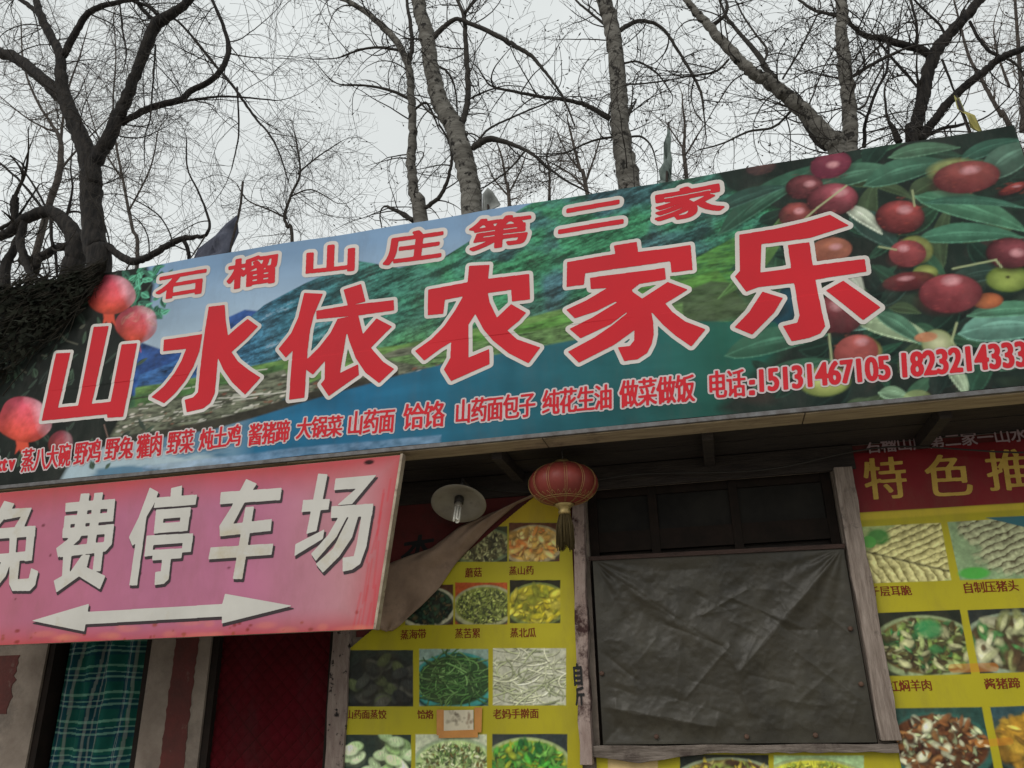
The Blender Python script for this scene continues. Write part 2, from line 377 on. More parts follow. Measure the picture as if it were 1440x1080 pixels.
# maroon painted stripe down the pier, and patches beside the left opening
def ragged(x0, x1, z0, z1, seed, amp=0.007, n=46):
    r = random.Random(seed); L = [(x0+r.uniform(-amp, amp), z0+(z1-z0)*i/n) for i in range(n+1)]; R = [(x1+r.uniform(-amp, amp), z0+(z1-z0)*i/n) for i in range(n+1)]
    return R+L[::-1]
wb = MB(); wb.prism(ragged(-4.085, -3.885, 0.9, 2.4, 3), -0.004, -0.0005); wb.build('paint_stripe', M_maroon, bld)
wb = MB(); wb.prism(ragged(-5.80, -5.52, 1.58, 2.02, 8, 0.02, 14), -0.004, -0.0005); wb.build('paint_patch', M_maroon, bld)
# door and curtain openings: dark reveals
for x0, x1 in ((X1a, X1b), (X2a, X2b)):
    wb = MB(); wb.box(x0+0.001, x0+0.06, 0.02, 0.16, 0, 2.318); wb.box(x1-0.06, x1-0.001, 0.02, 0.16, 0, 2.318); wb.box(x0+0.061, x1-0.061, 0.02, 0.16, 2.25, 2.318)
    wb.build('door_frame', M_frame, bld)
# eave: planks under the overhang, front board, wall plate
r = random.Random(4)
eb = MB(); x = -8.6
while x < 7:
    L = r.uniform(1.1, 2.0); k = r.uniform(-0.004, 0.004)
    eb.box(x, min(x+L-0.006, 7), -0.895, -0.70, 3.135+k, 3.163+k); x += L
bevel(eb.build('eave_board', M_plank, bld), 0.003)
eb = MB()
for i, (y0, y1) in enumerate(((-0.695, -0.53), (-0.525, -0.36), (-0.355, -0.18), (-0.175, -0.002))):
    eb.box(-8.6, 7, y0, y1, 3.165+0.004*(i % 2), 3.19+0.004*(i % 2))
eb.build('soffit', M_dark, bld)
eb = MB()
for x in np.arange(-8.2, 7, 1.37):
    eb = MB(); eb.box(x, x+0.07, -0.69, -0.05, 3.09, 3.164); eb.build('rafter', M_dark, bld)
eb = MB(); eb.box(-2.55, 1.0, -0.045, -0.013, 2.995, 3.162); bevel(eb.build('wall_plate', M_dark, bld), 0.004)  # wall plate extended as a dark board that paints shade over the lintel
rf = MB(); n = 160
for i in range(n):
    xa, xb = -8.7+15.9*i/n, -8.7+15.9*(i+1)/n; za, zb = 0.025*math.cos(i*math.pi/1.0), 0.025*math.cos((i+1)*math.pi)
    rf.hexa([(xa, -0.84, 3.235+za), (xb, -0.84, 3.235+zb), (xb, 3.55, 3.5+zb), (xa, 3.55, 3.5+za), (xa, -0.84, 3.25+za), (xb, -0.84, 3.25+zb), (xb, 3.55, 3.515+zb), (xa, 3.55, 3.515+za)])
rf.build('roof', M_roof, bld)
# timber posts
def plank(name, x0, x1, y0, y1, z0, z1, m, seed, lean=0.0, amp=0.006, n=14):
    r = random.Random(seed); mb = MB(); rows = []
    for i in range(n+1):
        z = z0+(z1-z0)*i/n; o = lean*(1-i/n); a, b, c = (r.uniform(-amp, amp) for _ in range(3))
        rows.append([(x0+a+o, y0+c, z), (x1+b+o, y0-c, z), (x1+b+o, y1, z), (x0+a+o, y1, z)])
    vs = [p for q in rows for p in q]
    fs = [(i*4+k, i*4+(k+1) % 4, (i+1)*4+(k+1) % 4, (i+1)*4+k) for i in range(n) for k in range(4)]+[(3, 2, 1, 0), tuple(n*4+k for k in range(4))]
    mb.add(vs, fs); return bevel(mb.build(name, m, bld), 0.004)
M_post = mat('chipped_cream_post', (0.36, 0.28, 0.245), 0.85, (0.25, 0.18, 0.155), scale=6, stretch=(4, 4, 1), bump=0.5, bscale=25, dirt=((0.045, 0.02, 0.018), 5, 0.5, 0.6))
plank('window_post', -0.925, -0.845, -0.10, -0.002, 1.21, 3.0, M_post, 5, lean=-0.032)
plank('window_post', 0.848, 0.962, -0.10, -0.002, 1.335, 3.0, M_timber, 6)
M_dpost = mat('written_door_post', (0.24, 0.19, 0.16), 0.85, (0.16, 0.115, 0.10), scale=6, stretch=(4, 4, 1), bump=0.5, bscale=25, dirt=((0.012, 0.008, 0.008), 17, 0.57, 0.62))
plank('door_post', X2b-0.01, X2b+0.13, -0.05, -0.002, 0, 3.1, M_dpost, 7)
# ragged window sill
r = random.Random(12); top, bot = [], []
for i in range(25):
    x = -0.887+1.83*i/24; top.append((x, 1.318+0.003*math.sin(i*0.8))); bot.append((x, 1.272-0.05*max(0, 1-abs(i-4)/6)+r.uniform(-0.005, 0.005)))
sb = MB(); sb.prism(bot+top[::-1], -0.075, -0.002); bevel(sb.build('window_sill', mat('dingy_sill_wood', (0.20, 0.165, 0.14), 0.9, (0.10, 0.08, 0.065), scale=5, stretch=(1, 6, 6), bump=0.6, dirt=((0.05, 0.035, 0.03), 5, 0.5, 0.7)), bld), 0.003)
# window: upper panes and a batten
win = MB(); zt0, zt1 = 2.60, ZW1
for x in (XWa+0.005, -0.40, 0.16, XWb-0.065): win.box(x, x+0.06, 0.05, 0.11, ZW0+0.002, zt1-0.002)
win.box(XWa+0.066, -0.401, 0.055, 0.105, 2.56, 2.70); win.box(-0.339, 0.159, 0.055, 0.105, 2.56, 2.70); win.box(0.221, XWb-0.066, 0.055, 0.105, 2.56, 2.70)
win.box(XWa+0.066, -0.401, 0.055, 0.105, 2.95, zt1-0.002); win.box(-0.339, 0.159, 0.055, 0.105, 2.95, zt1-0.002); win.box(0.221, XWb-0.066, 0.055, 0.105, 2.95, zt1-0.002)
wo = win.build('window_frame', M_frame, bld)
for a, b in ((XWa+0.066, -0.401), (-0.339, 0.159), (0.221, XWb-0.066)):
    g = MB(); g.box(a, b, 0.078, 0.082, 2.701, 2.949)
    o = g.build('window_pane', M_glass, wo)
g = MB(); g.box(XWa+0.01, XWb-0.01, 0.112, 0.118, ZW0+0.01, 2.6); g.build('back_board', M_dark, bld)

# black sheet nailed over the lower window
M_sheet = mat('dusty_black_plastic', (0.025, 0.022, 0.015), 0.42, (0.044, 0.038, 0.026), scale=3, spec=0.3, dirt=((0.066, 0.06, 0.042), 1.6, 0.5, 0.85), bump=0.12, bscale=26)
sx = np.linspace(-0.805, 0.832, 260); szz = np.linspace(1.325, 2.500, 190)
XX, ZZ = np.meshgrid(sx, szz); n1 = vnoise(XX.shape, 60, 3, 5); n2 = vnoise(XX.shape, 34, 9, 4)
ridge = -np.abs(n1-0.5)*2; ridge2 = -np.abs(n2-0.5)*2
n3 = vnoise(XX.shape, 9, 31, 3); D = 0.035*ridge+0.010*ridge2-0.002*np.abs(n3-0.5)*2+0.012*np.sin((ZZ-1.3)*5+XX*1.5)
for (cx, cz) in ((-0.80, 2.50), (0.83, 2.49)):
    an = np.arctan2(ZZ-cz, XX-cx); rr = np.hypot(XX-cx, ZZ-cz); D = D+0.008*np.sin(an*19+3*n1)*np.exp(-rr/0.5)
rg_ = np.random.default_rng(14)
CR = [(-0.78, 2.46, 0.05, 1.85), (0.80, 2.45, 0.1, 1.75), (0.05, 1.85, 0.12, 1.5), (-0.35, 2.05, 0.0, 1.9), (0.1, 2.2, 0.5, 2.0), (0.45, 1.85, 0.8, 1.55), (-0.8, 1.9, -0.55, 1.7), (0.05, 1.9, -0.25, 1.6), (-0.8, 1.55, -0.1, 1.42), (0.15, 1.72, 0.4, 1.66), (-0.1, 2.1, 0.2, 2.25)]
CR += [(x, z, x+rg_.normal(0, 0.2), z+rg_.normal(0, 0.15)) for x, z in zip(rg_.uniform(-0.8, 0.8, 34), rg_.uniform(1.38, 2.3, 34))]
for k, (xa, za, xb, zb) in enumerate(CR):
    t = np.clip(((XX-xa)*(xb-xa)+(ZZ-za)*(zb-za))/((xb-xa)**2+(zb-za)**2), 0, 1); dd = np.hypot(XX-xa-t*(xb-xa), ZZ-za-t*(zb-za))+0.02*(n2-0.5)
    D = D+(0.013 if k % 3 else -0.011)*np.exp(-np.abs(dd)/0.018)*(0.8 if k < 11 else 0.5)+(0.018*np.exp(-(dd/0.07)**2) if k in (0, 1, 8) else 0)
ed = np.minimum.reduce([XX-sx[0], sx[-1]-XX, ZZ-szz[0], szz[-1]-ZZ]); D = D*np.clip(ed/0.10, 0.1, 1)
YY = -0.022-np.clip(D+0.05, 0, 0.1)*0.75
ps = MB(); nzz, nxx = XX.shape
ztop = -0.012*(XX-sx[0])/(sx[-1]-sx[0])*(ZZ-szz[0])/(szz[-1]-szz[0])
ps.add(np.stack([XX, YY, ZZ+ztop], -1).reshape(-1, 3), [(j*nxx+i, j*nxx+i+1, (j+1)*nxx+i+1, (j+1)*nxx+i) for j in range(nzz-1) for i in range(nxx-1)], True)
sheet = empty('plastic_sheet', (0, -0.03, 1.33), 'wrinkled dusty black plastic sheet nailed over the lower window between the posts', 'plastic sheet')
ps.build('sheet', M_sheet, sheet)
M_batten = mat('red_brown_batten', (0.06, 0.035, 0.028), 0.85, (0.035, 0.022, 0.018), scale=6, stretch=(1, 6, 6), bump=0.5)
bt = MB(); bt.hexa([(-0.832, -0.075, 2.488), (0.842, -0.075, 2.470), (0.842, -0.05, 2.470), (-0.832, -0.05, 2.488), (-0.832, -0.075, 2.517), (0.842, -0.075, 2.499), (0.842, -0.05, 2.499), (-0.832, -0.05, 2.517)])
bevel(bt.build('batten', M_batten, sheet), 0.003)
M_rust = mat('rusty_cap', (0.13, 0.075, 0.05), 0.8, (0.07, 0.04, 0.03), scale=30)
for u, v in ((846, 947), (923, 1036), (1050, 1036), (1147, 1034), (1196, 884), (1211, 962)):
    c = P(u, v, -0.075); nb = MB(); nb.lathe([(0.0, 0.008), (0.009, 0.007), (0.015, 0.0), (0.015, -0.028)], c, (0, -1, 0), 12); nb.build('nail_cap', M_rust, sheet)

# ------------------------------------------------------------------ the big printed shop sign
KS = 1/0.78
SGX0, SGX1, SGZ0, SGZ1 = -6.3, 2.14, 3.174, 4.896
def ripple(x, z): return 0.006*np.sin(x*3.1+z*1.7)+0.004*np.sin(x*7.3-z*2.6+1.0)+0.003*np.sin(x*2.0+z*9.0)*(z < 3.9)
def main_art():
    cv = Canvas(SGX0, SGX1, SGZ0, SGZ1, 0.0075, YS, KS, (30, 70, 85))
    sh = (cv.nz, cv.nx); big = vnoise(sh, 160, 1, 5, 2.5)
    # printed sky
    r = cv.inside(pl([(150, 300), (1040, 200), (1010, 250), (760, 300), (690, 330), (600, 380), (430, 470), (300, 520), (150, 560)], YS), 1)
    sl, al, X, Z = r; t = np.clip((Z-3.9)/0.9, 0, 1)*np.ones_like(X); n = big[sl]
    c = (lin((150, 165, 175))*(1-t[..., None])+lin((104, 130, 158))*t[..., None])*(0.72+0.6*n[..., None])*KS; cv.blend(sl, c, al)
    # far blue hills
    def band(pts, col, nz, cell, seed, asp=4, a=1.0):
        r = cv.inside(pl(pts, YS), 2)
        if r is None: return
        sl, al, X, Z = r; n = vnoise(al.shape, cell, seed, 4, asp); f = vnoise(al.shape, 4, seed+50, 2)
        cv.blend(sl, lin(col)*KS*(1+nz*2.2*(n-0.5)+0.5*(f-0.5))[..., None].clip(0.1, 3), al*a)
    band([(170, 520), (200, 482), (235, 494), (262, 474), (300, 455), (345, 436), (380, 440), (380, 540), (170, 560)], (40, 72, 128), 0.9, 16, 90, 1.5)
    band([(195, 528), (250, 505), (330, 474), (360, 484), (340, 545), (190, 560)], (46, 84, 132), 1.1, 12, 91, 3)
    # the long hillside with slanting streaks
    hill = pl([(285, 520), (330, 466), (372, 430), (430, 398), (500, 366), (560, 376), (622, 362), (690, 322), (740, 290), (800, 262), (900, 236), (1060, 196), (1110, 300), (1060, 440), (960, 480), (600, 505), (390, 560), (285, 560)], YS)
    sl, al, X, Z = cv.inside(hill, 1); H = al.shape
    # streaks: noise sheared along the slope
    nz = vnoise((H[0]*2+H[1], H[1]), 26, 11, 5, 6.0, 0.66); jj = (np.arange(H[0])[:, None]-(0.28*np.arange(H[1])).astype(int)[None, :])+int(0.28*H[1])+1
    st = nz[jj.clip(0, nz.shape[0]-1), np.arange(H[1])[None, :]]; st2 = vnoise(H, 60, 5, 4, 1.4); fine = vnoise(H, 4, 51, 3, 1.6)
    g = np.clip((X+3.5)/1.6, 0, 1)*np.ones_like(Z)
    c = lin((50, 90, 126))*(1-g[..., None])+lin((48, 100, 78))*g[..., None]
    low = np.clip((4.15-Z)/0.35, 0, 1)*np.clip((X+2.6)/0.8, 0, 1); c = c*(1-0.6*low[..., None])+lin((84, 120, 62))*0.6*low[..., None]
    ins = np.clip((st2-0.47)*7, 0, 1)*np.clip(1-np.abs(X+0.6)/1.6, 0, 1); c = c*(1-0.6*ins[..., None])+lin((58, 70, 104))*0.6*ins[..., None]
    ins = np.clip((0.52-st2)*8, 0, 1)*np.clip((X+2.4)/0.6, 0, 1); c = c*(1-0.35*ins[..., None])+lin((52, 122, 72))*0.35*ins[..., None]
    c = c*(0.35+1.2*np.clip((st-0.5)*3.2+0.5, 0, 1)[..., None])*(0.30+1.4*fine[..., None])*KS
    wh = np.clip((st-0.66)*9, 0, 1)*np.clip((-2.2-X)/0.8, 0, 0.6); c = c*(1-wh[..., None])+lin((150, 165, 180))*KS*wh[..., None]
    cv.blend(sl, c, al)
    # bright meadow and fields under the hill
    band([(190, 545), (330, 520), (400, 505), (560, 485), (700, 455), (860, 420), (1010, 380), (1060, 440), (940, 462), (620, 510), (400, 548), (190, 575)], (86, 118, 62), 0.9, 16, 31)
    band([(640, 478), (760, 452), (860, 420), (960, 372), (1050, 325), (1075, 390), (940, 440), (700, 490)], (72, 120, 52), 1.0, 12, 32, 5, 0.75)
    band([(880, 440), (1000, 395), (1080, 400), (1090, 440), (960, 462)], (58, 70, 52), 1.0, 14, 39, 3, 0.85)
    band([(170, 560), (400, 512), (395, 545), (170, 590)], (58, 92, 52), 0.9, 12, 37, 2, 0.8)
    # stone village by the water
    band([(160, 580), (400, 520), (420, 545), (560, 490), (640, 478), (640, 512), (400, 560), (360, 590), (140, 630)], (88, 92, 76), 1.0, 11, 33, 5)
    band([(540, 505), (960, 425), (960, 462), (620, 520)], (80, 108, 64), 1.0, 9, 34, 5)
    g = np.random.default_rng(5)
    for k in range(420):
        t = g.random(); u = 165+t*(480 if k % 3 else 780); v = 597-(u-165)*0.165+g.normal(0, 13 if u < 420 else 6); s = g.uniform(0.6, 2.4)
        c = [(196, 190, 178), (60, 58, 48), (132, 126, 110), (40, 44, 34), (110, 70, 56), (170, 168, 158)][g.integers(6)]
        cv.pell(u, v, s*1.6, s*0.7, c, rot=0.16, a=0.85)
    for k in range(60):
        u = g.uniform(170, 400); v = 590-(u-165)*0.18+g.normal(0, 14); cv.line([(u, v), (u+g.uniform(10, 38), v-g.uniform(1, 7))], 0.008, [(188, 186, 176), (40, 38, 30)][k % 2], 0.8)
    band([(130, 622), (300, 590), (420, 556), (560, 520), (560, 532), (420, 575), (300, 606), (130, 640)], (44, 42, 34), 0.6, 20, 35, 4)
    # lake
    lake = pl([(110, 634), (300, 604), (400, 574), (560, 528), (640, 508), (960, 452), (1090, 452), (1200, 560), (1200, 620), (0, 720), (60, 660)], YS)
    sl, al, X, Z = cv.inside(lake, 2); n = vnoise(al.shape, 70, 41, 5, 4); vb = vnoise(al.shape, 16, 44, 3, 0.25)
    g1 = np.clip((X+2.2)/2.4, 0, 1)*np.ones_like(Z); c = lin((24, 82, 112))*(1-g1[..., None])+lin((30, 78, 66))*g1[..., None]
    dp = np.clip((3.75-Z)/0.5, 0, 1)*np.ones_like(X); c = c*(1.15-0.45*dp[..., None]*g1[..., None])*(0.55+0.6*n[..., None]+0.35*vb[..., None])
    pale = np.clip((3.62-Z)/0.14, 0, 1)*np.clip((-3.0-X)/0.5, 0, 1)*np.clip((n-0.36)*5, 0.25, 1); c = c*(1-0.85*pale[..., None])+lin((158, 174, 180))*0.85*pale[..., None]
    blu = np.clip(1-np.abs(Z-3.66)/0.09, 0, 1)*np.clip((-2.6-X)/0.5, 0, 1)*np.clip((0.62-n)*4, 0, 1); c = c*(1-0.8*blu[..., None])+lin((30, 74, 138))*0.8*blu[..., None]
    cv.blend(sl, c*KS, al)
    band([(200, 690), (420, 655), (620, 640), (620, 612), (420, 630), (200, 655)], (120, 140, 165), 1.0, 14, 46, 3, 0.45)
    # dark leafy corner, left
    sl, al, X, Z = cv.inside(pl([(-300, 300), (190, 330), (216, 400), (205, 470), (180, 520), (186, 560), (150, 628), (100, 650), (60, 720), (-300, 740)], YS), 5)
    n = vnoise(al.shape, 22, 61, 4); cv.blend(sl, lin((19, 25, 21))*KS*(0.2+1.4*n[..., None]), al)
    for k in range(260):
        u, v = g.uniform(-120, 205), g.uniform(392, 660)
        if u > 130 and v > 480 and g.random() < 0.6: continue
        a = g.uniform(0.4, 2.2); L = g.uniform(8, 26); c = [(24, 34, 27), (34, 48, 36), (16, 24, 20), (74, 76, 62), (44, 46, 38)][min(4, int(g.exponential(1.1)))]
        cv.leaf(u, v, u+L*math.cos(a), v-L*math.sin(a), g.uniform(3, 8), c)
    for k in range(70):
        u, v = g.uniform(170, 232), g.uniform(374, 450); a = g.uniform(-2.5, 1); L = g.uniform(8, 18)
        cv.leaf(u, v, u+L*math.cos(a), v-L*math.sin(a), g.uniform(4, 8), [(34, 84, 62), (58, 116, 92), (26, 60, 48)][k % 3])
    for u, v in ((86, 470), (95, 480), (60, 500), (30, 520), (70, 540), (105, 585), (110, 590)):
        cv.line([(u, v), (u+g.uniform(6, 16), v+g.uniform(-6, 12))], 0.012, (92, 92, 80), 0.6)
    # pomegranates
    def pom(u, v, ru, rv, a=1):
        gg = np.random.default_rng(int(u)); ph = gg.uniform(0, 6)
        cv.poly([(u-0.34*ru, v+0.6*rv), (u+0.12*ru, v+0.7*rv), (u+0.16*ru, v+1.2*rv), (u+0.22*ru, v+1.52*rv), (u+0.04*ru, v+1.3*rv), (u-0.06*ru, v+1.6*rv), (u-0.18*ru, v+1.3*rv), (u-0.34*ru, v+1.5*rv), (u-0.28*ru, v+1.15*rv)], (190, 72, 52), a, 2)
        r = cv.inside(pl([(u+ru*(1+0.06*math.sin(3*q+ph)+0.03*math.sin(5*q))*math.cos(q), v+rv*(1+0.05*math.sin(2*q+ph))*math.sin(q)) for q in np.linspace(0, 6.283, 40)[:-1]], cv.y), 1.6)
        sl, al, X, Z = r; c0 = P(u, v, cv.y); k_ = 0.0047; x = (X-c0[0])/(ru*k_); z = (Z-c0[2])/(rv*k_); n = vnoise(al.shape, 12, int(u), 4); up_ = np.clip(z*0.5+x*0.15+0.5+0.3*(n-0.5), 0, 1)[..., None]
        c = lin((205, 76, 56))*(1-up_)+lin((204, 84, 104))*up_; wh = np.clip((x+z*0.6-0.45)*1.1+0.5*(n-0.5), 0, 0.65)[..., None]; c = c*(1-wh)+lin((214, 172, 182))*wh
        ed = np.clip(1.3-np.hypot(x+0.0, z)**2*0.5-0.25*np.clip(-x, 0, 1), 0.5, 1)[..., None]; n3_ = vnoise(al.shape, 5, int(u)+9, 3); cv.blend(sl, c*ed*(0.7+0.6*n[..., None])*(0.8+0.4*n3_[..., None])*KS, al*a)
    pom(192, 456, 30, 26, 0.75); pom(155, 414, 33, 29); pom(34, 590, 38, 32); pom(86, 626, 18, 20, 0.4)
    cv.line([(148, 598), (160, 640)], 0.008, (150, 120, 110), 0.6)
    # jujube branch, right
    sl, al, X, Z = cv.inside(pl([(1000, 236), (1040, 180), (1600, 120), (1600, 600), (1120, 620), (1010, 575), (1090, 500), (1130, 420), (1060, 340), (1100, 300), (1020, 268)], YS), 9)
    n = vnoise(al.shape, 40, 71, 5); cv.blend(sl, lin((24, 36, 31))*KS*(0.25+1.4*n[..., None]), al)
    LV = [(1010, 330, 1180, 226, 34, (34, 72, 54)), (1000, 300, 1110, 262, 22, (30, 62, 52)), (1020, 500, 1165, 470, 40, (42, 88, 66)), (1105, 300, 1010, 420, 26, (60, 96, 44)),
          (1150, 262, 1262, 238, 36, (52, 92, 70)), (1215, 262, 1342, 226, 40, (44, 84, 64)), (1250, 222, 1350, 206, 24, (54, 90, 66)), (1350, 225, 1440, 196, 26, (38, 78, 62)),
          (1382, 250, 1470, 200, 50, (60, 92, 76)), (1286, 276, 1446, 326, 44, (58, 110, 80)), (1290, 336, 1440, 334, 34, (48, 96, 72)), (1300, 285, 1440, 292, 16, (40, 84, 66)),
          (1196, 300, 1262, 352, 44, (36, 62, 54)), (1186, 290, 1240, 330, 22, (150, 160, 140)), (1165, 360, 1215, 420, 26, (130, 136, 122)), (1190, 460, 1240, 452, 24, (84, 128, 112)),
          (1205, 452, 1320, 486, 34, (128, 150, 112)), (1230, 440, 1300, 486, 26, (58, 100, 76)), (1348, 470, 1490, 462, 52, (74, 120, 104)), (1360, 445, 1500, 440, 26, (52, 98, 72)),
          (1330, 398, 1440, 380, 30, (30, 52, 44)), (1240, 430, 1280, 400, 24, (24, 44, 36)), (1180, 180+60, 1150, 218, 16, (46, 80, 60)), (1330, 508, 1360, 560, 20, (120, 140, 110)), (1236, 552, 1280, 558, 22, (96, 128, 96)),
          (1060, 545, 1170, 505, 26, (36, 74, 54)), (1400, 520, 1470, 500, 24, (44, 78, 60)), (1440, 350, 1540, 300, 46, (50, 90, 70))]
    for k in range(60):      # blurred leaves further back in the printed picture
        u, v = g.uniform(1040, 1460), g.uniform(190, 580)
        cv.pell(u, v, g.uniform(14, 46), g.uniform(5, 14), [(30, 56, 44), (20, 30, 26), (46, 60, 46), (58, 44, 40), (16, 24, 20)][k % 5], rot=g.uniform(-0.8, 0.9), a=0.55, soft=0.9)
    for k in range(95):      # darker leaves filling the cluster
        u, v = g.uniform(1060, 1450), g.uniform(195, 575); an = g.normal(0.25, 0.6); L = g.uniform(40, 95)
        if u < 1130 and v < 300: continue
        c_ = [(34, 62, 48), (26, 46, 38), (44, 72, 54), (20, 34, 30), (52, 66, 46)][k % 5]
        cv.leaf(u-L/2*math.cos(an), v+L/2*math.sin(an), u+L/2*math.cos(an), v-L/2*math.sin(an), g.uniform(16, 34), c_, vein=tuple(q_*1.25 for q_ in c_), edge=tuple(q_*1.35 for q_ in c_), bend=g.uniform(-0.4, 0.5))
    for q in LV:
        gy = sum(q[5])/3; c_ = tuple((k*0.78+gy*0.22)*1.04 for k in q[5])
        cv.leaf(*q[:5], c_, vein=tuple(min(255, k*1.2+10) for k in c_), bend=0.3)
        cv.leaf(q[0]+(q[2]-q[0])*0.2, q[1]+(q[3]-q[1])*0.2-q[4]*0.12, q[0]+(q[2]-q[0])*0.75, q[1]+(q[3]-q[1])*0.75-q[4]*0.12, q[4]*0.28, tuple(min(255, k*1.18+8) for k in c_), vein=c_, edge=c_)
    def jj_(u, v, ru, rv, c1, c2, hl=(-0.05, 0.2), rot=0.1, a=1.0, hc=(178, 128, 132), hr=0.33):
        vr = np.random.default_rng(int(u*3+v)); dd_ = lambda q: tuple(0.90*(0.84*k+0.16*sum(q)/3)*(1.0, 0.98, 0.92)[0]*vr.uniform(0.92, 1.06) for k in q); hl = (hl[0]+vr.uniform(-0.25, 0.25), hl[1]+vr.uniform(-0.15, 0.2)); rot = rot+vr.uniform(-0.25, 0.25); ru, rv = ru*1.06, rv*1.06
        c1, c2 = dd_(c1), dd_(c2)
        cv.pell(u+2, v+3, ru*1.05, rv*1.08, (14, 18, 16), a=0.55*a, rot=rot, soft=0.3)
        cv.pell(u, v, ru, rv, c1, col2=c2, rot=rot, a=a, light=(hl[0]+0.1, hl[1]+0.15, 0.62, tuple(min(255, k*1.12+8) for k in c1)), soft=0.08)
        cv.pell(u-0.22*ru, v+0.30*rv, ru*0.72, rv*0.6, c2, a=0.5*a, soft=0.9, rot=rot); cv.pell(u+hl[0]*ru+0.1*ru, v-hl[1]*rv-0.05*rv, ru*0.27, rv*0.24, hc, a=0.85*a, soft=0.9)
        gg = np.random.default_rng(int(u*7+v))
        for k in range(40): q_, r_ = gg.uniform(0, 6.28), gg.uniform(0, 0.9)**0.5; cv.pell(u+ru*r_*math.cos(q_), v+rv*r_*math.sin(q_), gg.uniform(1, 4), gg.uniform(0.7, 2), [c2, c1, (min(255, c1[0]*1.25), c1[1]*1.25, c1[2]*1.1)][k % 3], a=0.22*a, soft=0.7)
    PR, PD, OR = (116, 46, 53), (52, 20, 25), (158, 84, 62)
    jj_(1070, 236, 20, 12, (110, 62, 66), (60, 40, 44), a=0.6); jj_(1131, 263, 25, 20, PR, PD, (0.35, 0.1)); jj_(1120, 302, 24, 20, (150, 58, 60), PD, a=0.9); jj_(1168, 232, 28, 22, (134, 48, 66), (84, 26, 42), (0, 0.0))
    jj_(1170, 281, 34, 27, (150, 66, 72), PD, (0, 0.25)); cv.pell(1340, 238, 34, 20, (128, 134, 84), a=0.9, soft=0.4); jj_(1359, 248, 45, 28, (156, 60, 62), (92, 32, 40), (0.15, 0.1), rot=-0.05)
    jj_(1425, 265, 22, 8, (150, 52, 46), PD); jj_(1265, 306, 33, 28, (152, 58, 60), PD, (0.1, 0.25)); jj_(1168, 352, 28, 20, OR, (150, 70, 56), a=0.95)
    cv.pell(1287, 352, 25, 25, (140, 142, 84), col2=(92, 98, 54), soft=0.15); jj_(1276, 357, 25, 22, (142, 58, 60), (110, 44, 46), (-0.1, 0.25)); cv.pell(1301, 384, 18, 14, (132, 138, 78), col2=(88, 98, 50))
    jj_(1278, 396, 36, 15, (112, 38, 38), (70, 26, 30), a=0.9); cv.pell(1418, 392, 32, 24, (128, 142, 72), col2=(78, 94, 42)); cv.pell(1417, 390, 3, 2.4, (60, 60, 30)); jj_(1420, 356, 32, 27, (140, 56, 60), PD, (0.1, 0.1))
    cv.pell(1388, 424, 22, 14, (168, 98, 62), col2=(110, 60, 40)); jj_(1336, 413, 42, 32, (152, 56, 60), (96, 32, 38), (0.05, 0.3), rot=-0.1)
    jj_(1182, 440, 30, 32, (126, 50, 52), (80, 30, 34)); cv.pell(1214, 494, 26, 24, (164, 150, 92), col2=(120, 112, 66)); jj_(1204, 494, 30, 25, (172, 76, 70), (130, 54, 50), (0, 0.3))
    cv.pell(1318, 482, 22, 22, (164, 166, 132), col2=(120, 130, 90)); cv.pell(1302, 474, 16, 8, (176, 110, 80), a=0.8); cv.pell(1160, 536, 36, 24, (150, 158, 92), col2=(96, 108, 56), light=(0.1, 0.3, 0.4, (186, 188, 130)))
    cv.pell(1290, 560, 20, 14, (120, 132, 86), a=0.7)
    sl = cv.sub(*(P(1040, 300, YS)[0], 2.2, 3.1, 4.95)); n_ = vnoise(cv.c[sl].shape[:2], 7, 77, 3); n2_ = vnoise(cv.c[sl].shape[:2], 60, 78, 3); cv.c[sl] = cv.c[sl]*((0.68+0.64*n_)*(0.75+0.5*n2_))[..., None]
    for pts in (((1283, 268), (1286, 290)), ((1166, 470), (1172, 530)), ((1345, 455), (1338, 480), (1352, 500)), ((1190, 262), (1150, 292), (1120, 318)), ((1236, 348), (1260, 352)), ((1340, 378), (1400, 366), (1408, 376))):
        cv.line(pts, 0.012, (150, 160, 120), 0.8)
    return cv
cv = main_art()
M_sign = print_mat('shop_sign_print', amount=0.3)
M_red = mat('sign_red_ink', (0.56, 0.022, 0.032), 0.6, (0.49, 0.022, 0.032), scale=1.2, spec=0.12)
M_white = mat('sign_cream_ink', (0.64, 0.595, 0.565), 0.6, (0.54, 0.50, 0.47), scale=1.5, spec=0.12)
M_pinkline = mat('sign_pale_pink_ink', (0.58, 0.49, 0.49), 0.6, (0.50, 0.41, 0.42), scale=1.5, spec=0.12)
sign = empty('shop_sign', (-1.8, YS, SGZ0), 'long restaurant sign with mountain lake picture, red Chinese lettering and jujube fruit', 'sign')
def edge_keep(x, z): return z < SGZ1+1
sp = cv.mesh('printed_banner', M_sign, sign, fn=ripple)
bx = MB(); bx.box(SGX0-0.004, SGX1+0.004, YS+0.016, YS+0.045, SGZ0-0.003, SGZ1+0.003); bx.build('backing_board', mat('sign_back_grey', (0.3, 0.31, 0.32), 0.7), sign)
M_metal = mat('grey_steel_angle', (0.16, 0.16, 0.165), 0.55, (0.08, 0.07, 0.065), scale=12, metal=0.3)
fb = MB(); fb.box(SGX0-0.02, SGX1+0.01, YS-0.016, YS+0.05, SGZ0-0.034, SGZ0-0.006); bevel(fb.build('bottom_rail', M_metal, sign), 0.003)
for x in np.arange(-6.0, 2.2, 1.35):
    fb = MB(); fb.tube([(x, YS+0.07, 3.2), (x, YS+0.07, 4.85)], 0.02, 6); fb.tube([(x, YS+0.08, 4.6), (x, 0.6, 3.32)], 0.016, 6); fb.build('steel_support', M_metal, sign)

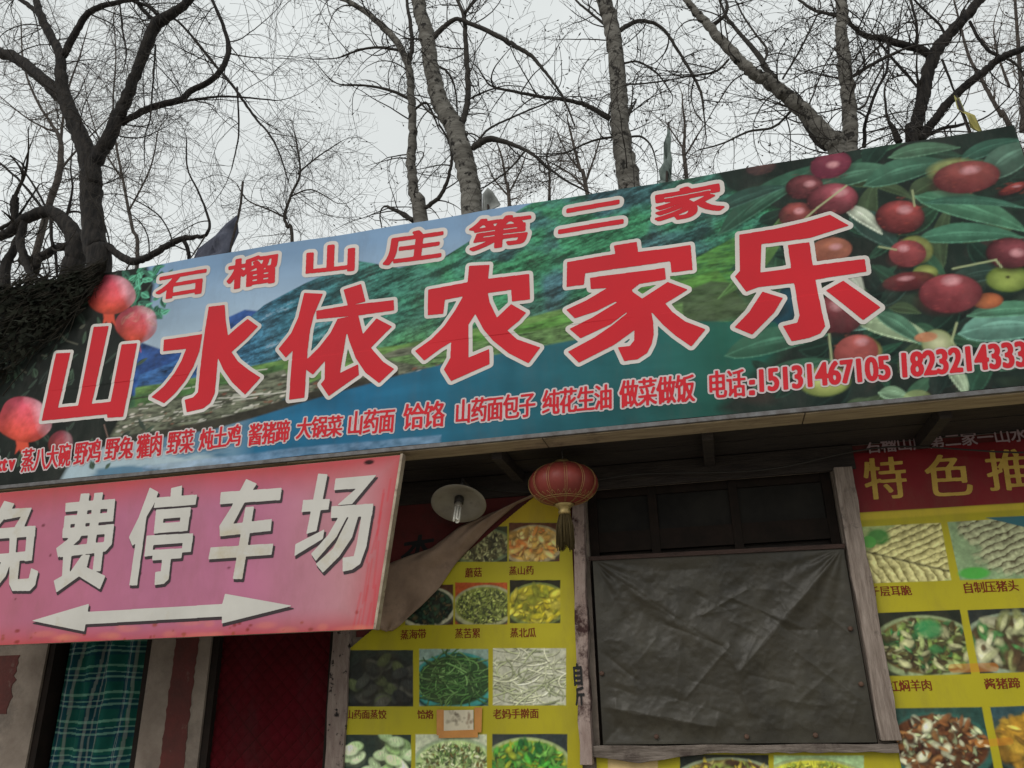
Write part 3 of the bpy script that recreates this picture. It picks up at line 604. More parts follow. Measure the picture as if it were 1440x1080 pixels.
def quad_polys(data, s, off): return [[(x/s+off[0], y/s+off[1]) for x, y in p] for p in data]
TITLE = {
 (40, 420): [[(90,775),(183,350),(272,345),(192,692),(318,678),(415,180),(508,172),(405,668),(525,655),(590,290),(690,282),(605,750),(508,758),(505,735)]],
 (200, 400): [[(137,350),(378,312),(360,420),(320,520),(265,610),(200,690),(135,750),(55,712),(130,645),(200,560),(245,480),(275,405),(132,422)],
   [(420,140),(523,130),(530,230),(545,325),(610,270),(672,222),(738,270),(660,350),(568,430),(610,490),(680,545),(750,590),(650,697),(570,620),(515,540),(480,465),(472,560),(458,690),(430,750),(385,785),(280,808),(265,728),(320,712),(350,680),(362,560),(380,400),(395,290)]],
 (370, 360): [[(262,235),(380,240),(350,310),(322,380),(300,470),(285,600),(278,720),(265,900),(165,910),(190,600),(145,645),(100,590),(180,490),(225,390)],
   [(510,215),(622,178),(650,290),(540,320)], [(338,348),(520,318),(825,278),(828,342),(600,380),(340,402)],
   [(475,400),(600,376),(530,500),(470,590),(320,755),(280,725),(278,660),(360,580),(430,490)],
   [(420,560),(500,420),(605,380),(605,440),(530,500),(512,620),(492,745),(605,688),(610,755),(420,890),(370,815),(395,785),(398,670)],
   [(520,430),(605,378),(635,500),(690,590),(760,670),(830,715),(735,805),(650,740),(590,650),(548,540)], [(718,395),(815,445),(760,500),(680,585),(630,500)]],
 (560, 350): [[(450,110),(580,105),(570,200),(562,280),(430,300),(440,215)],
   [(188,255),(442,213),(570,192),(830,160),(835,320),(720,335),(716,260),(570,282),(410,302),(295,322),(285,410),(185,418)],
   [(415,295),(568,270),(545,345),(488,413),(445,480),(445,688),(575,632),(578,728),(335,838),(290,765),(330,692),(335,590),(270,630),(165,708),(105,645),(210,570),(290,490),(360,390)],
   [(440,330),(565,265),(580,340),(625,435),(715,350),(810,405),(765,455),(690,515),(750,570),(900,625),(825,725),(700,660),(600,580),(540,510),(488,413)]],
 (770, 310): [[(420,162),(565,135),(572,200),(905,152),(918,312),(785,328),(775,255),(240,340),(232,412),(122,425),(125,268),(430,215)],
   [(270,368),(742,298),(748,372),(580,402),(520,452),(380,432),(275,440)], [(385,428),(520,405),(545,470),(440,512),(310,580),(175,625),(120,570),(250,510)],
   [(430,528),(545,460),(560,545),(500,584),(400,660),(210,750),(140,690),(280,622)], [(500,592),(545,520),(650,575),(570,680),(420,790),(200,905),(130,835),(300,742),(410,665)],
   [(430,515),(520,440),(600,495),(650,550),(668,640),(672,720),(660,780),(630,840),(570,880),(485,892),(445,805),(520,795),(548,760),(550,690),(530,590)],
   [(590,500),(760,388),(888,437),(820,480),(745,525),(790,580),(870,640),(1000,690),(910,800),(810,730),(730,660),(640,560)]],
 (1000, 270): [[(178,272),(400,235),(600,190),(750,148),(872,218),(625,292),(318,330),(312,508),(225,630),(150,535),(182,500)],
   [(150,535),(312,508),(510,480),(970,430),(982,510),(660,555),(520,575),(300,600),(222,630)],
   [(485,335),(622,318),(640,450),(660,560),(700,760),(722,850),(690,895),(620,922),(510,942),(455,845),(545,825),(560,780),(530,600),(505,470)],
   [(325,628),(455,668),(400,760),(260,900),(148,855),(240,760)], [(835,565),(1070,735),(960,815),(725,625)]]}
tp = [np.array(pl(p, YS)) for off, ps_ in TITLE.items() for p in quad_polys(ps_, 4.5, off)]
letters(tp, YS, None, 0.06, 0.002, fn=ripple, layers=(('title_outline', M_white, sign, 0.027, 0.027, -0.002, 0, 0), ('title_lettering', M_red, sign, 0, 0, -0.004, 0, 0)))
up = []
for ch, q in (('石', [(219,422),(286,411),(223,391)]), ('榴', [(320,407.5),(389,397.5),(322.5,367.5)]), ('山', [(432,387),(496.7,379.7),(433.7,349)]), ('庄', [(540,372.6),(618,362),(546,331)]),
              ('第', [(659.7,353.8),(743.5,343),(663,312.4)]), ('二', [(787,328.5),(874.4,314),(791,296)]), ('家', [(923,312),(1017,296),(921,271)])):
    up += glyph_polys(ch, *pl(q, YS))
letters(up, YS, None, 0.06, 0.002, fn=ripple, layers=(('upper_outline', M_white, sign, 0.042, 0.040, -0.002, 0, 0), ('upper_lettering', M_red, sign, 0.013, 0.009, -0.004, 0, 0)))
lo = []
for s, q in (('蒸八大碗', [(28.5,664),(99,655),(32,632)]), ('野鸡', [(104,655),(142,650),(108,622.6)]), ('野兔', [(147.5,648),(186,644),(152,617)]), ('獾肉', [(191.6,645),(227,640),(194.5,612)]),
             ('野菜', [(234,639),(271.5,635.5),(238,606.7)]), ('炖土鸡', [(279.5,634),(337.5,626),(283,604)]), ('酱猪蹄', [(348,627),(407,621.6),(350.7,596)]), ('大锅菜', [(416.7,618),(481,613.6),(420,588.6)]),
             ('山药面', [(488,612.7),(554,607.6),(491,578.7)]), ('饸饹', [(566.7,604.7),(625,599.3),(568.5,568.6)]), ('山药面包子', [(639,595.7),(752.7,584.9),(640.7,562)]),
             ('纯花生油', [(762.4,583.8),(861,575),(763.5,549.8)]), ('做菜做饭', [(871.8,574),(977.6,565),(871.8,536)]), ('电话', [(996,561.7),(1049,557),(995,523)])):
    lo += text_polys(s, *pl(q, YS))
dg = []
dg += text_polys('ktv', *pl([(-6,663),(22,660),(-4,642)], YS), em=(0.03, -0.01, 0.56, 0.72))
dg += text_polys('15131467105', *pl([(1065,550.7),(1256,531.7),(1064,519.3)], YS), em=(0.06, 0.0, 0.56, 0.70))
dg += text_polys('1823214333', *pl([(1266,530),(1449,514.5),(1264,496.7)], YS), em=(0.06, 0.0, 0.56, 0.70))
for v in (538, 553): dg.append(np.array(pl([(1055, v-3), (1060, v-3.4), (1060, v+1.6), (1055, v+2)], YS)))
def small(polys, bx_, bz_, nm, h):
    letters(polys, YS, None, 0.05, h, fn=ripple, layers=((nm+'_outline', M_pinkline, sign, bx_+0.011, bz_+0.011, -0.002, 0, 0), (nm+'_lettering', M_red, sign, bx_, bz_, -0.004, 0, 0)))
small(lo, 0.0038, 0.0022, 'menu', 0.0015); small(dg, 0.007, 0.005, 'phone', 0.0015)

# dead vines and leaves heaped over the far upper corner of the sign
M_vine = mat('dead_dark_vine', (0.012, 0.012, 0.010), 0.95, (0.035, 0.031, 0.024), scale=9, spec=0.05)
M_dleaf = mat('dead_dark_leaf', (0.010, 0.012, 0.009), 0.95, (0.028, 0.030, 0.022), scale=5, spec=0.05)
rv_ = random.Random(31); vb, lb2 = MB(), MB()
ta = pl([(150, 382), (90, 400), (0, 408), (-200, 436)], YS); tb_ = pl([(146, 388), (104, 452), (0, 540), (-200, 640)], YS)
def lerp_poly(p, t):
    k = min(int(t*(len(p)-1)), len(p)-2); f = t*(len(p)-1)-k; return np.array(p[k])*(1-f)+np.array(p[k+1])*f
for k in range(700):
    t = rv_.random()**0.8; q0 = lerp_poly(ta, t); q1 = lerp_poly(tb_, t); f = rv_.random()**1.25*1.05; q = q0*(1-f)+q1*f; dep = YS-0.03-0.10*rv_.random()*(1-0.4*f)*min(1, t*6)
    L = rv_.uniform(0.15, 0.55); an = math.radians(rv_.gauss(207, 13)); pts = []
    x, z, y = q[0]+L*0.5, q[1]+L*0.22, dep; x = min(x, ta[0][0]+0.02)
    for i in range(5):
        pts.append((x, y, z)); x += L/4*math.cos(an); z += L/4*math.sin(an); an += rv_.gauss(0, 0.18); y += rv_.gauss(0, 0.008)
    vb.tube(pts, rv_.uniform(0.002, 0.005), 3, cap=False)
for k in range(2600):
    t = rv_.random()**0.8; q0 = lerp_poly(ta, t); q1 = lerp_poly(tb_, t); f = rv_.random()**1.2*1.02; q = q0*(1-f)+q1*f; y = YS-0.02-0.11*rv_.random()*min(1, t*6+0.1)
    L = rv_.uniform(0.03, 0.085); an = rv_.gauss(3.7, 0.7); d = Vector((math.cos(an), rv_.gauss(0, .35), math.sin(an)))*L; sd_ = d.orthogonal().normalized()*L*0.24; p = Vector((q[0], y, q[1]))
    lb2.add([p, p+d*0.5+sd_, p+d, p+d*0.5-sd_], [(0, 1, 2, 3)])
vine = empty('dry_vine_heap', (ta[1][0], YS, 3.9), 'dark heap of dead vines and leaves over the upper left corner of the long sign', 'vines')
vb.build('stems', M_vine, vine); lb2.build('foliage', M_dleaf, vine)

# ------------------------------------------------------------------ pink parking board
YP = -0.95
def pink_art():
    x0 = -5.75; (xr, zt), (xb, zb) = pl([(565, 643), (527, 886)], YP); z0, z1 = 2.018, 3.10
    cv = Canvas(x0, xr+0.02, z0, z1, 0.008, YP, 1/0.74, (168, 92, 118)); sh = cv.c.shape[:2]
    n = vnoise(sh, 130, 81, 5); n2 = vnoise(sh, 40, 82, 4); X = cv.X[None, :]; Z = cv.Z[:, None]
    xe = xr+(Z-zt)*(xb-xr)/(zb-zt); d = np.minimum(np.minimum(z1-Z, (Z-z0)*1.6), (xe-X)*0.9)+0*X
    e = np.clip(1-(d+0.10*(n-0.5))/0.24, 0, 1)**1.5; l = np.clip((-3.7-X)/1.5, 0, 1)*np.ones(sh)
    c = lin((154, 94, 118))*np.ones(sh+(1,)); c = c*(1-l[..., None])+lin((152, 84, 100))*l[..., None]
    m = np.clip((X+2.9)/0.7, 0, 1)*np.ones(sh); c = c*(1-m[..., None])+lin((158, 112, 118))*m[..., None]
    c = c*(1-e[..., None])+lin((156, 66, 70))*e[..., None]; c *= (0.86+0.28*n2[..., None]); cv.c = c/0.74
    g = np.random.default_rng(3)
    for k in range(60):
        x = g.uniform(-5.2, xr); z = z0+abs(g.normal(0, 0.05)) if k % 3 else g.uniform(z0, z1); s = g.uniform(0.004, 0.012); cv.ell(x, z, s*g.uniform(0.8, 2), s, [(70, 24, 24), (110, 40, 30), (130, 60, 40)][k % 3], a=0.8)
    for k in range(14):      # run marks near the right edge
        z = g.uniform(z0+0.1, z1-0.15); x = xr+(z-zt)*(xb-xr)/(zb-zt)-g.uniform(0.02, 0.16); cv.line([(x, z), (x-g.uniform(0.01, 0.04), z-g.uniform(0.1, 0.3))], 0.012, (168, 44, 52), 0.45, px=False)
    for k in range(20):
        x = g.uniform(-5.2, xr-0.1); z = z0+g.uniform(0, 0.1); cv.ell(x, z, g.uniform(0.03, 0.12), 0.02, (186, 110, 90), a=0.35, soft=0.8)
    cv.ell(*pl([(519, 650)], YP)[0], 0.035, 0.016, (40, 14, 14)); cv.line([(440, 646), (510, 642)], 0.02, (190, 60, 66), 0.5)
    return cv, (lambda x, z: x < xr+(z-zt)*(xb-xr)/(zb-zt)), (xr, zt, xb, zb, x0, z0, z1)
cv, kp, (xr, zt, xb, zb, px0, pz0, pz1) = pink_art()
park = empty('parking_board', (-3.7, YP, pz0), 'faded pink parking board with white Chinese lettering and a double headed arrow', 'sign')
cv.mesh('printed_face', print_mat('pink_board_print', 0.6, 0.14, (0.22, 0.10, 0.08), 0.4), park, keep=kp)
M_edge = mat('aluminium_edge', (0.42, 0.36, 0.27), 0.55, (0.25, 0.19, 0.14), scale=9, metal=0.2, dirt=((0.10, 0.05, 0.03), 14, 0.55, 0.7))
xt = xr+(pz1-zt)*(xb-xr)/(zb-zt); xbt = xr+(pz0-zt)*(xb-xr)/(zb-zt)
bb = MB(); bb.prism([(px0, pz0), (xbt-0.012, pz0), (xt-0.012, pz1), (px0, pz1)], YP+0.004, YP+0.048); bb.build('board_body', M_edge, park)
bb = MB(); bb.prism([(xbt-0.011, pz0-0.004), (xbt+0.008, pz0-0.004), (xt+0.008, pz1+0.006), (xt-0.011, pz1+0.006)], YP-0.006, YP+0.052); bevel(bb.build('edge_trim', M_edge, park), 0.003)
M_pw = mat('cream_white_paint', (0.58, 0.56, 0.515), 0.6, (0.50, 0.48, 0.44), scale=2, spec=0.15, dirt=((0.46, 0.40, 0.28), 1.7, 0.55, 0.7))
M_ps = mat('dark_letter_edge', (0.035, 0.022, 0.026), 0.6)
PK = {(0, 650): [
  [(30,245),(95,262),(70,310),(-20,420),(-70,395),(0,300)], [(60,296),(205,288),(155,410),(95,410),(135,345),(30,365)],
  [(-85,425),(228,402),(224,470),(-80,490)], [(175,405),(228,402),(205,622),(158,628)], [(-85,590),(208,560),(206,618),(-85,640)], [(65,420),(115,415),(100,600),(60,600)], [(-85,425),(-40,422),(-50,630),(-92,632)],
  [(20,610),(80,605),(40,720),(-40,820),(-100,790),(-20,700)], [(65,600),(130,595),(115,740),(185,735),(200,670),(245,690),(225,780),(190,815),(80,815),(60,770)],
  [(515,200),(570,197),(540,420),(505,490),(450,540),(370,605),(358,545),(430,490),(470,430)], [(600,195),(655,192),(600,560),(545,560)],
  [(418,258),(732,232),(726,292),(415,315)], [(412,340),(722,318),(718,375),(408,395)], [(690,235),(732,232),(718,375),(672,378)], [(412,342),(455,340),(440,480),(398,480)], [(400,420),(725,392),(718,450),(396,478)], [(672,395),(725,392),(710,520),(670,565),(610,570),(625,520),(660,505)],
  [(393,535),(660,505),(650,570),(383,602)], [(403,580),(457,575),(440,720),(395,722)], [(603,560),(655,555),(640,690),(588,690)], [(520,590),(572,585),(548,680),(500,725),(360,825),(342,750),(450,690)], [(540,660),(670,720),(635,805),(490,715)],
  [(950,160),(1005,190),(975,270),(930,345),(870,780),(820,780),(860,515),(840,530),(818,475),(880,350)],
  [(1085,165),(1155,148),(1150,230),(1080,235)], [(990,225),(1250,205),(1240,270),(975,290)],
  [(990,302),(1210,285),(1205,345),(985,362)], [(990,302),(1045,298),(1025,448),(975,452)], [(1150,290),(1210,285),(1190,435),(1135,440)], [(985,388),(1195,375),(1190,435),(975,452)],
  [(930,465),(1225,450),(1220,508),(925,528)], [(930,465),(980,462),(965,592),(915,598)], [(1165,455),(1225,450),(1210,568),(1150,572)], [(970,555),(1160,545),(1150,608),(965,622)], [(1030,600),(1085,598),(1070,740),(1040,770),(980,778),(985,695),(1020,690)]],
 (260, 640): [[(390,152),(458,182),(380,300),(300,450),(225,515),(220,450),(290,340)], [(230,235),(615,208),(605,285),(222,312)], [(385,330),(440,325),(365,785),(305,785),(345,560)], [(225,445),(552,405),(545,480),(222,515)], [(165,585),(562,560),(550,632),(150,660)],
  [(845,118),(905,122),(835,480),(770,500),(810,300)], [(750,285),(920,278),(910,345),(740,362)], [(700,565),(885,470),(875,530),(695,640)],
  [(955,150),(1215,125),(1060,310),(965,318),(1085,213),(945,222)], [(930,325),(1195,308),(1185,385),(925,400)], [(1130,310),(1195,308),(1150,580),(1110,690),(1060,725),(1000,738),(1000,650),(1070,640),(1090,560)],
  [(975,390),(1030,388),(960,520),(830,670),(800,625),(905,510)], [(1040,390),(1100,385),(1060,520),(980,640),(875,745),(830,690),(940,590)]]}
pp = [np.array(pl(p, YP)) for off, q in PK.items() for p in quad_polys(q, 4.5, off)]
pp.append(np.array(pl([(45,873),(126,849),(124,860.5),(313,849.5),(317,835),(412,852),(312,877),(313,867),(121,878),(119,888)], YP)))
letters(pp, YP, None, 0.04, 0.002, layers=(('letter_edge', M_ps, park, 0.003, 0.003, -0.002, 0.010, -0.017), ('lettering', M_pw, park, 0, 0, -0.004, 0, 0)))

# ------------------------------------------------------------------ menu posters
KP = 1/0.52
YEL = (172, 161, 32)
def food(cv, q, kind, seed):
    """a printed food photograph inside the quad q (TL, TR, BR, BL photo points)"""
    g = np.random.default_rng(seed); p = np.array(pl(q, cv.y)); r = cv.inside(p, 0.8)
    if r is None: return
    TL, TR, BR, BL = p; keep = cv.c.copy()
    def m(s, t): return (TL*(1-s)+TR*s)*(1-t)+(BL*(1-s)+BR*s)*t
    W, H = np.linalg.norm(TR-TL), np.linalg.norm(BL-TL)
    def E(s, t, rs, rt, col, **k): c = m(s, t); cv.ell(c[0], c[1], rs*W, rt*H, col, **k)
    bgc, rim, inn, pal, typ = kind
    cv.poly(p, bgc, px=False, noise=0.3, cell=8)
    cx, cy, rx, ry = 0.5+g.uniform(-0.06, 0.06), 0.57, 0.61, 0.53
    if rim is not None:
        E(cx, cy+0.05, rx*1.02, ry, tuple(int(k*0.35) for k in rim), soft=0.1); E(cx, cy, rx, ry*0.95, rim, soft=0.06, col2=tuple(int(k*0.8) for k in rim)); rx, ry = rx*0.89, ry*0.82; E(cx, cy-0.02, rx, ry, inn, soft=0.08)
    else: rx, ry = 0.62, 0.6
    def J(c): return tuple(np.clip(np.array(c)*g.uniform(0.72, 1.1), 0, 255))
    def pos():
        while True:
            a, b = g.uniform(-1, 1, 2)
            if a*a+b*b < 0.9: return cx+a*rx, cy-0.02+b*ry
    sl, al, X, Z = r; M = np.array([TR-TL, BL-TL]).T; I2 = np.linalg.inv(M); S_ = I2[0, 0]*(X-TL[0])+I2[0, 1]*(Z-TL[1]); T_ = I2[1, 0]*(X-TL[0])+I2[1, 1]*(Z-TL[1])
    nz1 = vnoise(al.shape, 9, seed+3, 3); nz2 = vnoise(al.shape, 4, seed+7, 2)
    if typ == 'noodle':
        for k in range(130):
            s, t = pos(); a = g.uniform(0, 6.28); cu = g.uniform(-5, 5); pts = []; c = J(pal[k % len(pal)])
            for i in range(7): pts.append(m(s, t)); s += 0.06*math.cos(a); t += 0.06*math.sin(a)*0.8; a += cu*0.07
            cv.line(np.array(pts)-[0, 0.005], 0.010, tuple(k_*0.40 for k_ in c), 0.6, px=False); cv.line(pts, 0.008, c, 0.9, px=False)
    elif typ == 'slices':
        d1 = S_*0.80+T_*0.60; d2 = -S_*0.55+T_*0.85; low = (T_ > 0.52+0.42*(S_-0.25)) if bgc[0] == 120 else (T_ > 1.4)
        ph = np.where(low, (S_*0.95-T_*0.35)*9.5, (S_*0.50+T_*0.88)*9.5)+nz1*0.7; fr = ph-np.floor(ph); w_ = np.clip(fr*1.5, 0, 1)*np.clip((1-fr)*9, 0, 1)
        w_ = np.clip(w_**0.8*0.95+0.45*(nz2-0.5)+0.3*(nz1-0.5), 0, 1)[..., None]
        c = (lin(pal[3])*(0.38 if bgc[0] == 120 else 0.25)*(1-w_)+lin(pal[2])*0.95*w_)*cv.gain; edge = np.clip(np.abs(T_-(0.52+0.42*(S_-0.25)))/0.035, 0, 1) if bgc[0] == 120 else np.ones_like(T_)
        c = c*(0.25+0.75*edge[..., None]); cut = np.clip((S_+T_*0.9-0.42+0.2*(nz1-0.5))*14, 0, 1)*np.clip((1.72-S_-T_*0.72+0.3*(nz1-0.5))*10, 0, 1) if bgc[0] == 120 else np.clip((S_*1.0+T_*0.1-0.12-(T_-0.2)*0.35+0.25*(nz1-0.5))*9, 0, 1)*np.clip((0.86-T_+S_*0.2+0.3*(nz1-0.5))*9, 0, 1)
        cv.blend(sl, c, cut*al)
    elif typ == 'dump':
        for k in range(34):
            s, t = pos(); c = J(pal[k % len(pal)]); a = g.uniform(-0.8, 0.8)
            E(s+0.01, t+0.05, 0.13, 0.11, tuple(k_*0.4 for k_ in c), rot=a, a=0.7, soft=0.4); E(s, t, 0.12, 0.09, c, rot=a, soft=0.35, light=(-0.2, 0.3, 0.6, tuple(min(255, k_*1.22) for k_ in c)))
            cc = m(s, t)
            for q in (-0.022, 0.0, 0.02): cv.line([cc+[q, 0.018], cc+[q+0.006, -0.004]], 0.004, tuple(k_*0.62 for k_ in c), 0.6, px=False)
    else:
        n, sz = {'bits': (620, 0.026), 'leaf': (330, 0.05), 'chunk': (110, 0.085)}[typ]
        for k in range(n):
            s, t = pos(); c = J(pal[g.integers(len(pal))]); a = g.uniform(0, 3.14); e = g.uniform(1.0, 2.6); z = sz*g.uniform(0.4, 1.5)
            E(s+0.006, t+0.03, z*1.05, z/e*1.25, tuple(k_*0.33 for k_ in c), rot=a, a=0.55, soft=0.7); E(s, t, z, z/e, c, rot=a, soft=0.7, a=0.9, light=(-0.2, 0.3, 0.5, tuple(min(255, k_*1.15) for k_ in c)))
    cv.c[sl] = cv.c[sl]*(0.72+0.56*nz2)[..., None]
    # crop the picture to its quad
    msk = np.zeros(cv.c.shape[:2]); msk[r[0]] = r[1]; cv.c = keep*(1-msk[..., None])+cv.c*msk[..., None]
F_MUSH = ((40, 44, 26), (96, 108, 76), (110, 112, 70), [(150, 150, 104), (70, 64, 40), (120, 116, 78), (52, 48, 34)], 'leaf')
F_YAM = ((70, 40, 22), (166, 150, 110), (176, 140, 66), [(196, 160, 84), (190, 112, 48), (170, 130, 60), (206, 176, 110)], 'chunk')
F_KELP = ((54, 30, 18), (166, 164, 136), (30, 40, 30), [(28, 48, 36), (40, 64, 46), (22, 30, 26), (70, 60, 40)], 'leaf')
F_KULEI = ((130, 58, 24), (150, 150, 110), (98, 104, 44), [(120, 132, 62), (150, 156, 86), (84, 92, 40), (52, 58, 36)], 'bits')
F_SQUASH = ((26, 24, 10), (110, 120, 60), (150, 140, 30), [(168, 152, 34), (150, 140, 30), (182, 170, 60), (110, 112, 30)], 'chunk')
F_BLACKD = ((34, 40, 34), (40, 46, 40), (26, 28, 24), [(48, 50, 44), (62, 62, 54), (34, 36, 34), (56, 62, 40)], 'dump')
F_HELAO = ((104, 122, 112), (54, 132, 124), (34, 54, 28), [(58, 92, 44), (74, 108, 56), (44, 74, 36), (92, 124, 70)], 'noodle')
F_HAND = ((146, 146, 128), None, None, [(168, 170, 140), (152, 156, 124), (178, 178, 152), (140, 146, 110)], 'noodle')
F_WHITED = ((30, 40, 34), None, None, [(148, 172, 122), (164, 184, 140), (128, 156, 100), (170, 186, 146)], 'dump')
F_SOUP = ((150, 154, 130), (150, 168, 130), (140, 158, 104), [(160, 174, 124), (120, 142, 80), (176, 184, 140), (96, 78, 40), (70, 96, 50)], 'bits')
F_GREEN = ((34, 40, 40), (150, 164, 110), (120, 132, 40), [(40, 100, 40), (60, 128, 44), (30, 76, 36), (130, 140, 40), (92, 140, 60)], 'leaf')
F_EAR = ((120, 132, 84), None, None, [(166, 156, 96), (150, 142, 80), (176, 170, 116), (136, 126, 66)], 'slices')
F_HEAD = ((104, 124, 90), None, None, [(126, 132, 96), (92, 84, 54), (146, 150, 116), (110, 96, 66)], 'slices')
F_LAMB = ((24, 28, 20), (132, 146, 104), (80, 66, 34), [(104, 124, 60), (66, 60, 34), (134, 146, 92), (44, 96, 52), (58, 44, 26), (150, 150, 110)], 'leaf')
F_TROT = ((30, 34, 32), (132, 146, 120), (60, 50, 30), [(150, 152, 112), (126, 130, 80), (64, 112, 60), (72, 56, 36), (168, 166, 134)], 'chunk')
F_RED = ((30, 54, 48), (44, 84, 74), (70, 40, 22), [(112, 70, 38), (84, 50, 28), (150, 160, 120), (172, 172, 142), (60, 34, 22), (132, 92, 52)], 'leaf')
F_GOLD = ((34, 56, 60), (50, 70, 66), (120, 96, 30), [(176, 140, 46), (150, 112, 34), (120, 88, 30), (190, 160, 70)], 'chunk')
def wave(a, k, sd): return lambda x, z: a*(np.sin(x*k+sd)*np.cos(z*k*0.6+sd*2)+0.5*np.sin(x*k*2.3+z*1.7))
M_poster = print_mat('menu_print', 0.5, 0.2, (0.13, 0.10, 0.05), 0.35, 0.2)
M_cap = mat('caption_brown_ink', (0.17, 0.035, 0.012), 0.6, spec=0.1)
M_black = mat('black_brush_paint', (0.012, 0.012, 0.012), 0.7)
def rect(x0, y0, x1, y1): return [(x0, y0), (x1, y0), (x1, y1), (x0, y1)]
YQ = -0.026
# left poster, its upper corner folded down
cv = Canvas(-2.66, -0.95, 0.75, 2.98, 0.0048, YQ, KP, YEL)
cv.c *= (0.85+0.3*vnoise(cv.c.shape[:2], 120, 5, 4))[..., None]
cv.poly([(560, 600), (900, 600), (900, 694), (560, 700)], (60, 16, 14), soft=2)
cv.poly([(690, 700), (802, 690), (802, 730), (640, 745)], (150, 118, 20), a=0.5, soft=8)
for q, k, s in ((rect(640, 740, 713.5, 790), F_MUSH, 1), (rect(715.6, 735, 787, 789.6), F_YAM, 2), (rect(570, 822, 637.6, 879), F_KELP, 3), (rect(640, 819, 713.5, 878), F_KULEI, 4), (rect(716.5, 815.5, 788, 876.5), F_SQUASH, 5),
                (rect(488.5, 914, 581, 993.5), F_BLACKD, 6), (rect(589.5, 912.5, 686.7, 993), F_HELAO, 7), (rect(693, 911.5, 796, 992), F_HAND, 8),
                (rect(484, 1033, 578, 1115), F_WHITED, 9), (rect(584, 1032.5, 684.5, 1115), F_SOUP, 10), (rect(692, 1032, 798, 1115), F_GREEN, 11)): food(cv, q, k, s)
f0, f1 = np.array(pl([(757, 694), (500, 905)], YQ))
def below_fold(x, z): return (f1[0]-f0[0])*(z-f0[1])-(f1[1]-f0[1])*(x-f0[0]) > 0
wl = wave(0.0035, 4.2, 0.6)
pos1 = empty('menu_poster', (-1.8, YQ, 0.55), 'yellow menu poster with folded down upper corner between doorway and window post', 'poster')
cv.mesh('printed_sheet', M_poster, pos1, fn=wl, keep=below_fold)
cp = []
for s, q in (('蘑菇', [(654, 812.6), (678, 811), (654, 799)]), ('蒸山药', [(715.6, 809), (751, 808), (715.6, 796.5)]), ('蒸海带', [(563, 900), (600, 898), (563, 886)]), ('蒸苦累', [(640, 898), (676, 897), (640, 884)]), ('蒸北瓜', [(717, 896.5), (754, 896), (717, 883)]),
             ('山药面蒸饺', [(486, 1011), (544, 1011), (486, 998)]), ('饸烙', [(587, 1011), (610, 1011), (587, 998)]), ('老妈手擀面', [(693, 1011), (758, 1010), (693, 997)])):
    cp += text_polys(s, *pl(q, YQ))
letters(cp, YQ, None, 0.03, 0.0014, fn=wl, layers=(('caption_lettering', M_cap, pos1, 0.0016, 0.0008, -0.003, 0, 0),))
# the folded-back corner
M_flap = mat('poster_back_brown', (0.31, 0.215, 0.15), 0.8, (0.20, 0.135, 0.095), scale=4, bump=0.4, bscale=12, dirt=((0.14, 0.10, 0.08), 5, 0.55, 0.75))
fl_o = pl([(757, 694), (722, 712), (690, 726), (649, 744), (610, 773), (580, 784), (543, 798), (533, 838), (526, 873), (534, 883), (543, 888)], YQ)
fl_i = pl([(757, 696), (728, 709), (706, 728), (684, 748), (660, 772), (648, 786), (636, 802), (618, 828), (596, 852), (568, 877), (552, 887)], YQ)
fm = MB(); NF, NC = 60, 14; vs = []
for i in range(NF+1):
    t = i/NF; A, B = lerp_poly(fl_o, t), lerp_poly(fl_i, t)
    for j in range(NC+1):
        s = j/NC; q = A*(1-s)+B*s; bulge = 0.02+0.075*math.sin(math.pi*(s*0.78+0.22))*math.sin(math.pi*min(1, 0.1+t*0.9))+0.016*math.sin(7*s+9*t)*t+0.010*math.sin(13*s-21*t)*min(1, 3*t)
        vs.append((q[0], YQ-bulge, q[1]))
fm.add(vs, [(i*(NC+1)+j, (i+1)*(NC+1)+j, (i+1)*(NC+1)+j+1, i*(NC+1)+j+1) for i in range(NF) for j in range(NC)], True)
fo = fm.build('folded_corner', M_flap, pos1); m_ = fo.modifiers.new('t', 'SOLIDIFY'); m_.thickness = 0.004; m_.offset = 1
# brush strokes on the red wall behind the fold
bs = glyph_polys('本', *pl([(563, 792), (606, 786), (570, 756)], -0.0125))
letters(bs, -0.0125, None, 0.03, 0.002, layers=(('brush_writing', M_black, bld, 0.006, 0.006, -0.003, 0, 0),))
# taped note
note = empty('paper_note', (*P(646, 1035, YQ-0.012),), 'small white paper note stuck with orange tape on the left menu poster', 'note')
def flat(name, pts, y, m, par, th=0.0015):
    mb = MB(); mb.prism([tuple(p) for p in pl(pts, y)][::-1], y, y+th); return mb.build(name, m, par)
M_tape = mat('orange_parcel_tape', (0.52, 0.22, 0.04), 0.35, (0.42, 0.17, 0.03), scale=8, spec=0.5)
M_paper = mat('white_note_paper', (0.42, 0.38, 0.30), 0.8, (0.30, 0.27, 0.22), scale=7)
def noteart():
    c = Canvas(P(622, 1030, YQ)[0], P(667, 1030, YQ)[0], P(640, 1028, YQ)[2], P(640, 999, YQ)[2], 0.0045, YQ-0.0145, KP, (206, 196, 170))
    g = np.random.default_rng(2)
    for k in range(26): c.pell(g.normal(641, 5), g.normal(1008, 6), g.uniform(1, 3.4), g.uniform(1, 3), (74, 66, 54), a=0.35, soft=0.8)
    for k in range(14): c.pell(g.normal(660, 2), g.normal(1011, 6), 1.6, 2.2, (90, 70, 54), a=0.4, soft=0.8)
    return c
flat('tape', [(614, 998), (624, 998), (624, 1034), (614, 1034)], YQ-0.016, M_tape, note); flat('tape', [(667, 995), (678, 995), (677, 1030), (667, 1030)], YQ-0.016, M_tape, note); flat('tape', [(616, 1028), (672, 1026), (672, 1037), (617, 1038)], YQ-0.0185, M_tape, note)
